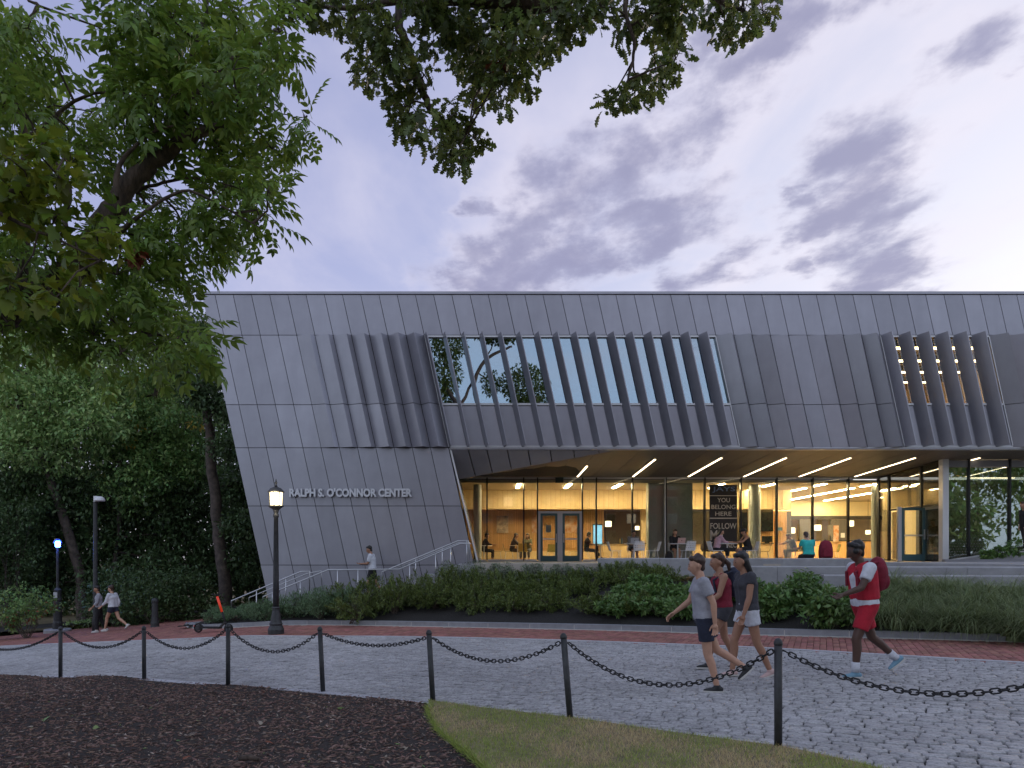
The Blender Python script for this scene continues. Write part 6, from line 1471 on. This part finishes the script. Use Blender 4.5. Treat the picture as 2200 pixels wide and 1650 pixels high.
# undergrowth shrubs beside the path
def shrub(name, label, m, blobs, n, size, tpl=SIMPLE, group=None, base=None, stem='bark_far', droop=.2, spread=.7, shell=.55, pads=None, cat='shrub', extra=None, plume=0):
    c0 = Vector(blobs[0][0]); b = base or Vector((c0.x, c0.y, G(c0.x, c0.y))); t = thing(name, label, cat, b, group=group)
    q = MB()
    for c, r in blobs:
        c = Vector(c)
        for _ in range(3):
            d = Vector(rdir(1)[0]); q.tube([b + Vector((rnd.gauss(0, .05), rnd.gauss(0, .05), -.05)), (b + c) / 2 + Vector((rnd.gauss(0, .08), rnd.gauss(0, .08), 0)), c + Vector((d.x * r[0], d.y * r[1], abs(d.z) * r[2])) * .7], [.018, .012, .005], 5, False)
    q.build('stems', stem, t)
    if plume:
        P, out, k = in_blobs(blobs, plume, .5); rr = max(b_[1][0] for b_ in blobs)
        ax = unit(out + nrg.normal(0, .35, out.shape) + np.array([0, 0, .45])); per = n // plume; Lp = nrg.uniform(.35, .62, plume) * rr
        tt = nrg.random((plume, per)) ** .8; pr = nrg.normal(size=(plume, per, 3)) * (.055 * rr * (1.25 - tt))[..., None]; pr[..., 2] *= .5
        PP = (P[:, None] + ax[:, None] * ((tt - .55) * Lp[:, None])[..., None] + pr).reshape(-1, 3); DD = unit(np.repeat(ax, per, 0) + nrg.normal(0, .55, (plume * per, 3))); NN = unit(np.array([0, 0, 1.0]) + nrg.normal(0, .5, DD.shape))
        scatter('foliage', tpl[0], tpl[1], PP, DD, NN, size * nrg.uniform(.7, 1.4, len(PP)), m, t, False, tuple(t.location), kind='stuff'); return t
    if pads:
        P, out, k = in_blobs(blobs, pads, .45); rr = min(b_[1][2] for b_ in blobs) * .48; blobs = [(p, (rr * f, rr * f, rr * f * .7)) for p, f in zip(P, nrg.uniform(.6, 1.3, len(P)))]
    foliage('foliage', t, blobs, n, tpl, size, m, droop, spread, shell, .35, kind='stuff')
    if extra: foliage('dry_leaves', t, blobs[:max(1, len(blobs) // 4)], extra, tpl, size, 'dead_leaf', droop, spread, kind='stuff')
    return t
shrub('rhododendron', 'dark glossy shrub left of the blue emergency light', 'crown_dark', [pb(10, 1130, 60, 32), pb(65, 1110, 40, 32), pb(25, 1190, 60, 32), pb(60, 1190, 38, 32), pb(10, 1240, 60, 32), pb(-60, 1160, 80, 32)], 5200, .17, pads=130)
shrub('low_shrub', 'bright green low shrub with dry brown patch at the left edge', 'crown_green', [pb(60, 1300, 45, 25.5), pb(25, 1315, 40, 25.5), pb(90, 1310, 32, 25.5), pb(-30, 1305, 50, 25.5)], 3000, .12, pads=80, extra=260)
for i, px in enumerate(range(140, 470, 30)):
    p = UG(px, 1354 - (px - 140) * .09 - (10 if px > 190 else 0)); p.y += .45
    shrub('hosta', ['low yellow-green border plant %s' % w for w in ('right of the blue-light post', 'between blue-light post and camera pole', 'behind the camera pole', 'behind the walking pair, left', 'behind the walking pair, right', 'left of the squat bollard', 'just behind the squat bollard', 'right of the squat bollard', 'halfway between bollard and scooter', 'behind the scooter deck', 'left of the scooter stem')][i], 'crown_pale', [(p + Vector((0, 0, .12)), (.34, .25, .16))], 170, .16, base=p, group='low border plants along the wood')
for i, (px, Y, r) in enumerate(((250, 28.5, 60), (400, 28.5, 55), (330, 28, 50))):
    shrub('understory_shrub', 'dark leafy undergrowth shrub ' + ('behind the walking pair', 'behind the scooter', 'behind the squat bollard')[i], 'crown_dark', [pb(px, 1300, r, Y), pb(px + 40, 1310, r * .8, Y), pb(px - 40, 1305, r * .8, Y), pb(px + 5, 1260, r * .8, Y)], 3400, .14, pads=80, group='undergrowth along the path')

# ---- planting bed
def interp(tab, x):
    for (a, b), (c, d) in zip(tab, tab[1:]):
        if a <= x <= c: return b + (d - b) * (x - a) / (c - a)
    return tab[0][1] if x < tab[0][0] else tab[-1][1]
def bush(name, label, m, px, Y, top, hw, n, size, tpl=SIMPLE, group=None, pads=40, **k):
    X = (px - X0) * Y / F_PX; z0 = zbed(X, Y); zt = W(px, top, Y).z; h = max(.35, zt - z0); w = hw * Y / F_PX; b = Vector((X, Y, z0))
    bl = [(b + Vector((rnd.uniform(-.35, .35) * w * (i > 0), rnd.uniform(-.2, .2) * w, h * f)), (w * s_, w * s_ * .8, h * .42)) for i, (f, s_) in enumerate(((.5, .95), (.62, .7), (.38, .8), (.66, .6)))]
    return shrub(name, label, m, bl, n, size, tpl, group, b, pads=pads, **k)
ytop_b = [(690, 1268), (760, 1246), (860, 1233), (960, 1226), (1100, 1232), (1300, 1242), (1420, 1250), (1520, 1254)]
ytop_f = [(640, 1300), (760, 1285), (900, 1274), (1100, 1276), (1300, 1290), (1450, 1300)]
wds = ['first', 'second', 'third', 'fourth', 'fifth', 'sixth', 'seventh', 'eighth', 'ninth', 'tenth', 'eleventh', 'twelfth', 'thirteenth', 'fourteenth']
GB = 'dark yew shrubs in the planting bed'
for i, px in enumerate(range(745, 1420, 72)):
    bush('yew_shrub', 'dark feathery evergreen shrub, %s from the left in the back row' % wds[i], 'yew', px + rnd.uniform(-8, 8), 20.4 + rnd.uniform(-.3, .3), interp(ytop_b, px) + rnd.uniform(-3, 9), 56, 4200, .085, NARROW, GB, 0, plume=70)
for i, px in enumerate(range(690, 1400, 84)):
    yk = ykerb((px - X0) * 18.6 / F_PX); bush('yew_shrub', 'dark feathery evergreen shrub, %s from the left in the front row' % wds[i], 'yew', px + rnd.uniform(-10, 10), yk + 1.35 + rnd.uniform(-.2, .3), interp(ytop_f, px) + rnd.uniform(-5, 8), 60, 4200, .085, NARROW, GB, 0, plume=70)
for i, px in enumerate(range(770, 1420, 80)):
    bush('yew_shrub', 'dark feathery evergreen shrub, %s from the left in the middle row' % wds[i], 'yew', px + rnd.uniform(-10, 10), 19.3 + rnd.uniform(-.25, .25), interp(ytop_b, px) + 22 + rnd.uniform(-5, 8), 62, 4200, .085, NARROW, GB, 0, plume=70)
for i, px in enumerate((488, 528, 575, 630, 690, 735)):
    Y = (22.2, 21.6, 20.6, 20.2, 19.9, 19.7)[i] + (.3 if i % 2 else 0); bush('rosemary_bush', 'soft grey-green needle bush, %s from the scooter' % wds[i], 'rosemary', px, Y, interp([(470, 1322), (520, 1304), (575, 1286), (640, 1274), (700, 1266), (740, 1268)], px), 46, 3600, .075, NARROW, 'grey-green bushes around the lantern post', 60, droop=-.9, spread=.5)
for i, px in enumerate((460, 510, 560, 620, 680)):
    bush('rosemary_bush', 'soft grey-green needle bush near the kerb, %s from the left' % wds[i], 'rosemary', px, ykerb((px - X0) * 20 / F_PX) + .75, 1308 if px > 530 else 1318, 44, 3000, .07, NARROW, 'grey-green bushes around the lantern post', 50, droop=-.9, spread=.5)
for i, px in enumerate(range(965, 1420, 58)):
    bush('silver_shrub', 'pale small-leaved shrub against the terrace, %s from the left' % wds[i], 'silver_leaf', px, 21.3 if px < 1270 else 20.7, interp([(960, 1216), (1000, 1209), (1100, 1212), (1200, 1214), (1280, 1220), (1420, 1226)], px), 44, 2600, .06, SIMPLE, 'pale shrubs along the terrace edge', 60, droop=-.5)
GL = 'leafy green shrubs right of the evergreens'
for i, (px, dy, top, hw, n) in enumerate(((1330, .95, 1283, 62, 2300), (1415, .95, 1284, 60, 2200), (1490, .9, 1286, 58, 2000), (1370, 2.2, 1262, 60, 2200), (1440, 2.4, 1262, 58, 2000), (1395, 3.4, 1240, 50, 1600), (1520, 1.6, 1262, 60, 2000), (1600, 2.6, 1246, 50, 1700), (1665, 1.2, 1262, 55, 1800), (1730, 2.0, 1234, 66, 2600), (1790, 1.1, 1268, 58, 2000), (1845, 2.2, 1258, 50, 1500))):
    X = (px - X0) * 16 / F_PX; bush('leafy_shrub', 'bushy shrub with broad mid-green leaves, %s from the left' % wds[i], 'broadleaf', px, ykerb(X) + dy, top, hw, n, .12, SIMPLE, GL, 70, droop=.1)
# ornamental grass clumps
def grass_clump(p, h, n, label, group):
    t = thing('grass_clump', label, 'grass clump', p, group=group); V = []; Fa = []
    for i in range(n):
        a = rnd.uniform(0, 6.283); r = .20 * math.sqrt(rnd.random()); L = h * rnd.uniform(.6, 1.2); w = rnd.uniform(.004, .008); bx_, by_ = r * math.cos(a), r * math.sin(a); b0 = len(V); a += rnd.gauss(0, .5)
        th = rnd.uniform(.1, .9); dth = rnd.uniform(.25, .5); c, s = math.cos(a), math.sin(a); o_, z = 0.0, 0.0
        for k in range(6):
            ww = w * (1 - k / 5 * .85); V += [(bx_ + o_ * c - ww * s, by_ + o_ * s + ww * c, z), (bx_ + o_ * c + ww * s, by_ + o_ * s - ww * c, z)]
            o_ += L / 5 * math.sin(th); z += L / 5 * math.cos(th); th += dth
        for k in range(5): Fa.append((b0 + 2 * k, b0 + 2 * k + 1, b0 + 2 * k + 3, b0 + 2 * k + 2))
    o = big_mesh('blades', V, Fa, 4, 'orn_grass', t, True, kind='stuff')
    q = MB(); q.lathe([(.14, -.08), (.12, .02), (.03, .05)], 10); q.build('crown', 'orn_grass', t, world=False)
i = 0
posw = ['front', 'second', 'third', 'back']
for row in range(4):
    for px in range(1885 + row * 14, 2290, 50):
        Yv_ = .55 + row * .95
        X = (px - X0) * 13 / F_PX; Y = ykerb(X) + Yv_ + rnd.uniform(-.15, .15); X = (px + rnd.uniform(-12, 12) - X0) * Y / F_PX
        if Y > 16.2 and px < 2120: continue
        c_ = int((px - 1885 - row * 14) / 50); grass_clump(Vector((X, Y, zbed(X, Y))), rnd.uniform(.75, 1.0), 620, 'arching ornamental grass clump, %s row from the kerb, %s from the left' % (posw[row], wds[c_]), 'ornamental grass clumps at the right')
# plants on the ramp by the right-hand glass
for i, (px, Y, s_) in enumerate(((2185, 24.8, .5), (2150, 24.9, .3), (2120, 24.9, .22), (2230, 24.7, .5))):
    p = W(px, 1199 - (px - 2120) * .16, Y); shrub('ramp_plant', 'leafy plant %s by the right-hand glass' % ('tallest', 'second', 'smallest', 'outermost')[i], 'broadleaf', [(p + Vector((0, 0, s_ * .5)), (s_ * .7, .3, s_ * .6))], 320, .13, base=p, group='plants by the right-hand glass')

# ---- lawn blades, bark mulch, fallen leaves
def scatter_poly(poly, n, ymin, ymax, xmin=-9, xmax=5, power=1.5):
    out = []
    while len(out) < n:
        m_ = n * 3; Y = ymin + (ymax - ymin) * nrg.random(m_) ** power; X = Y * nrg.uniform((-60 - X0) / F_PX, (2260 - X0) / F_PX, m_)
        k = inpoly(X, Y, poly) & (nrg.random(m_) < np.clip(Y / ymax, .2, 1)); out += list(zip(X[k], Y[k]))
    return np.array(out[:n])
gp_ = scatter_poly(lawn_poly, 62000, 3.3, 8.8)
def patch(x, y): return 1.2 * np.sin(x * 2.6 + 1.3 * np.sin(y * 1.9)) * np.cos(y * 2.3 - x * .9) + .5 * np.sin(x * 7.3 + y * 5.1) + .4 * np.sin(x * 13 - y * 9)
pt_ = patch(gp_[:, 0], gp_[:, 1]) + nrg.normal(0, .7, len(gp_)); dry = pt_ > .35
BL = (np.array([(0, .5, 0), (0, -.5, 0), (.55, .35, .16), (.55, -.35, .16), (1, 0, .45)], float), np.array([(0, 1, 3), (0, 3, 2), (2, 3, 4)]))
lawn_o = bpy.data.objects['lawn']
for nm, sel, m in (('green_grass', ~dry, 'grass_green'), ('dry_grass', dry, 'grass_dry')):
    g = gp_[sel]; n = len(g); P = np.column_stack([g, [zlawn(a, b) - .004 for a, b in g]]); up = unit(np.column_stack([nrg.normal(0, .45, n), nrg.normal(0, .45, n), np.ones(n)])); side = rdir(n); L = nrg.uniform(.022, .05, n)
    scatter(nm, BL[0], BL[1], P, up, side, np.column_stack([L, np.full(n, .0032), L]), m, lawn_o, False, kind='stuff')
n = 2600; tE = nrg.random(n) ** .8 * (len(gm_w) - 1.001); kE = tE.astype(int); fE = tE - kE; gE = np.array([tuple(p) for p in gm_w]); PE = gE[kE] * (1 - fE[:, None]) + gE[kE + 1] * fE[:, None] + np.column_stack([nrg.normal(0, .022, n), nrg.normal(0, .022, n), np.zeros(n)])
PE[:, 2] = [zlawn(a_, b_) - .012 for a_, b_ in PE[:, :2]]; LE = nrg.uniform(.03, .075, n)
scatter('edge_grass', BL[0], BL[1], PE, unit(np.column_stack([nrg.normal(-.45, .5, n), nrg.normal(-.2, .5, n), nrg.uniform(.3, 1, n)])), rdir(n), np.column_stack([LE, np.full(n, .0035), LE]), 'grass_green', lawn_o, False, kind='stuff')
CH = (np.array([(-.5, 0, 0), (.5, 0, 0), (0, .5, .0), (0, -.5, .0), (-.1, 0, .5), (.1, 0, -.5)], float), np.array([(0, 3, 4), (3, 1, 4), (1, 2, 4), (2, 0, 4), (3, 0, 5), (1, 3, 5), (2, 1, 5), (0, 2, 5)]))
mul_o = bpy.data.objects['mulch_bed']
for nm, n, m, ln in (('bark_chips', 25000, 'bark_chip', (.02, .11)), ('pale_chips', 2600, 'pale_chip', (.012, .10)), ('leaf_bits', 170, 'dead_leaf', (.03, .07)), ('green_bits', 70, 'crown_pale', (.03, .08))):
    g = scatter_poly(mulch_poly, n, 3.6, 13.0, power=1.35); P = np.column_stack([g, [zmulch(a, b) + .004 for a, b in g]]); D = unit(np.column_stack([nrg.normal(0, 1, n), nrg.normal(0, 1, n), nrg.normal(0, .22, n)])); N = unit(np.column_stack([nrg.normal(0, .3, n), nrg.normal(0, .3, n), np.ones(n)]))
    L = nrg.uniform(0, 1, n) ** 2 * (ln[1] - ln[0]) + ln[0]; scatter(nm, CH[0], CH[1], P, D, N, np.column_stack([L, L * nrg.uniform(.12, .4, n), L * .16 + .003]), m, mul_o, False, kind='stuff')
leaf_me = {}
for m in ('pale_chip', 'dead_leaf', 'crown_pale'):
    me = bpy.data.meshes.new('fallen_leaf'); me.from_pydata([tuple(v) for v in OAK[0]], [], [tuple(int(i) for i in f) for f in OAK[1]]); me.materials.append(MATS[m]); leaf_me[m] = me
for px, py, m, s_, lb in ((437, 1491, 'pale_chip', .17, 'pale curled oak leaf on the mulch below the third post'), (160, 1517, 'pale_chip', .15, 'pale oak leaf on the mulch at the left'), (205, 1503, 'pale_chip', .14, 'slender pale oak leaf on the mulch below the second post'), (736, 1522, 'crown_pale', .13, 'green-yellow leaf on the mulch below the leaning post'), (205, 1560, 'crown_pale', .10, 'small yellow-green leaf on the mulch at left'), (425, 1576, 'pale_chip', .11, 'beige leaf on the mulch in the middle left'), (570, 1597, 'dead_leaf', .10, 'orange leaf on the mulch near the bottom'), (415, 1628, 'dead_leaf', .09, 'rust-coloured leaf near the bottom edge'), (558, 1551, 'pale_chip', .08, 'small grey-white leaf in the middle of the mulch'), (110, 1540, 'crown_pale', .14, 'long green leaf lying on the mulch at far left')):
    p = UG(px, py, .03); o = obj('fallen_leaf', leaf_me[m]); o.location = p + Vector((0, 0, .012)); o.scale = (s_, s_, s_ * 1.6); o.rotation_euler = (rnd.uniform(-.3, .3), rnd.uniform(-.3, .3), rnd.uniform(0, 6)); tag(o, lb, 'leaf', 'fallen leaves on the mulch')
q = MB(); p = UG(545, 1636, .03); q.tube([p + Vector((-.12, .02, .02)), p + Vector((-.03, 0, .035)), p + Vector((.06, -.05, .03))], [.022, .026, .017], 9); tag(q.build('broken_branch', 'bark', smooth=True), 'short broken branch stub on the mulch near the bottom edge', 'branch')

# ============================================================ ACROSS THE ROAD, SEEN ONLY MIRRORED IN THE GLASS
br = thing('brick_apartment', 'brick building with rows of windows mirrored in the cafe glass', 'building', (24, -62, G(24, -10)))
q = MB(); q.box(-14, -74, -2.2, 52, -62, 16); q.build('wall', 'brick', br)
q = MB(); q.box(-14.4, -74, 16, 52.4, -61.6, 16.7); q.build('cornice', 'concrete', br)
for fl in range(5):
    for c_ in range(17):
        x_ = -11.7 + c_ * 3.7; z_ = 0 + fl * 3.05; q = MB(); q.box(x_, -62.0 + .01, z_, x_ + 1.7, -61.93, z_ + 1.75); w_ = q.build('window', 'trim_white', br)
        for s_ in (0, 1): q = MB(); q.box(x_ + .08 + s_ * .82, -61.93, z_ + .08, x_ + .80 + s_ * .82, -61.915, z_ + 1.66); q.build('pane', 'lit_window' if (fl * 7 + c_ * 3) % 11 == 0 else 'glass_right', w_)
for i, (x_, y_, h_, r_) in enumerate(((-24, -40, 15, 6.5), (-10, -48, 17, 7), (13, -46, 9, 4.5), (34, -42, 13, 6), (-40, -25, 16, 7), (30, -22, 12, 5.5), (44, -16, 9, 5), (62, -34, 14, 8))):
    b = Vector((x_, y_, G(x_, -10) - .2)); t = thing('park_tree', 'broad tree across the road behind the viewer, ' + ('left of the brick building', 'just left of the brick building', 'small, before the brick building', 'right, before the brick building', 'far left', 'far right', 'low, at the far right', 'tall, at the far right')[i], 'tree', b, group='trees across the road')
    q = MB(); limb(q, [b, b + Vector((.2, 0, h_ * .4)), b + Vector((0, .2, h_ * .75))], [.4, .3, .1], 10, .05); bl = [(b + Vector((rnd.uniform(-.6, .6) * r_, rnd.uniform(-.6, .6) * r_, h_ * rnd.uniform(.35, .95))), (r_ * .45, r_ * .45, r_ * .35)) for _ in range(14)]
    q.build('trunk', 'bark_far', t, smooth=True); foliage('crown', t, bl, 4200, SIMPLE, .75, 'crown_green', .4, 1.0, .3, kind='stuff')
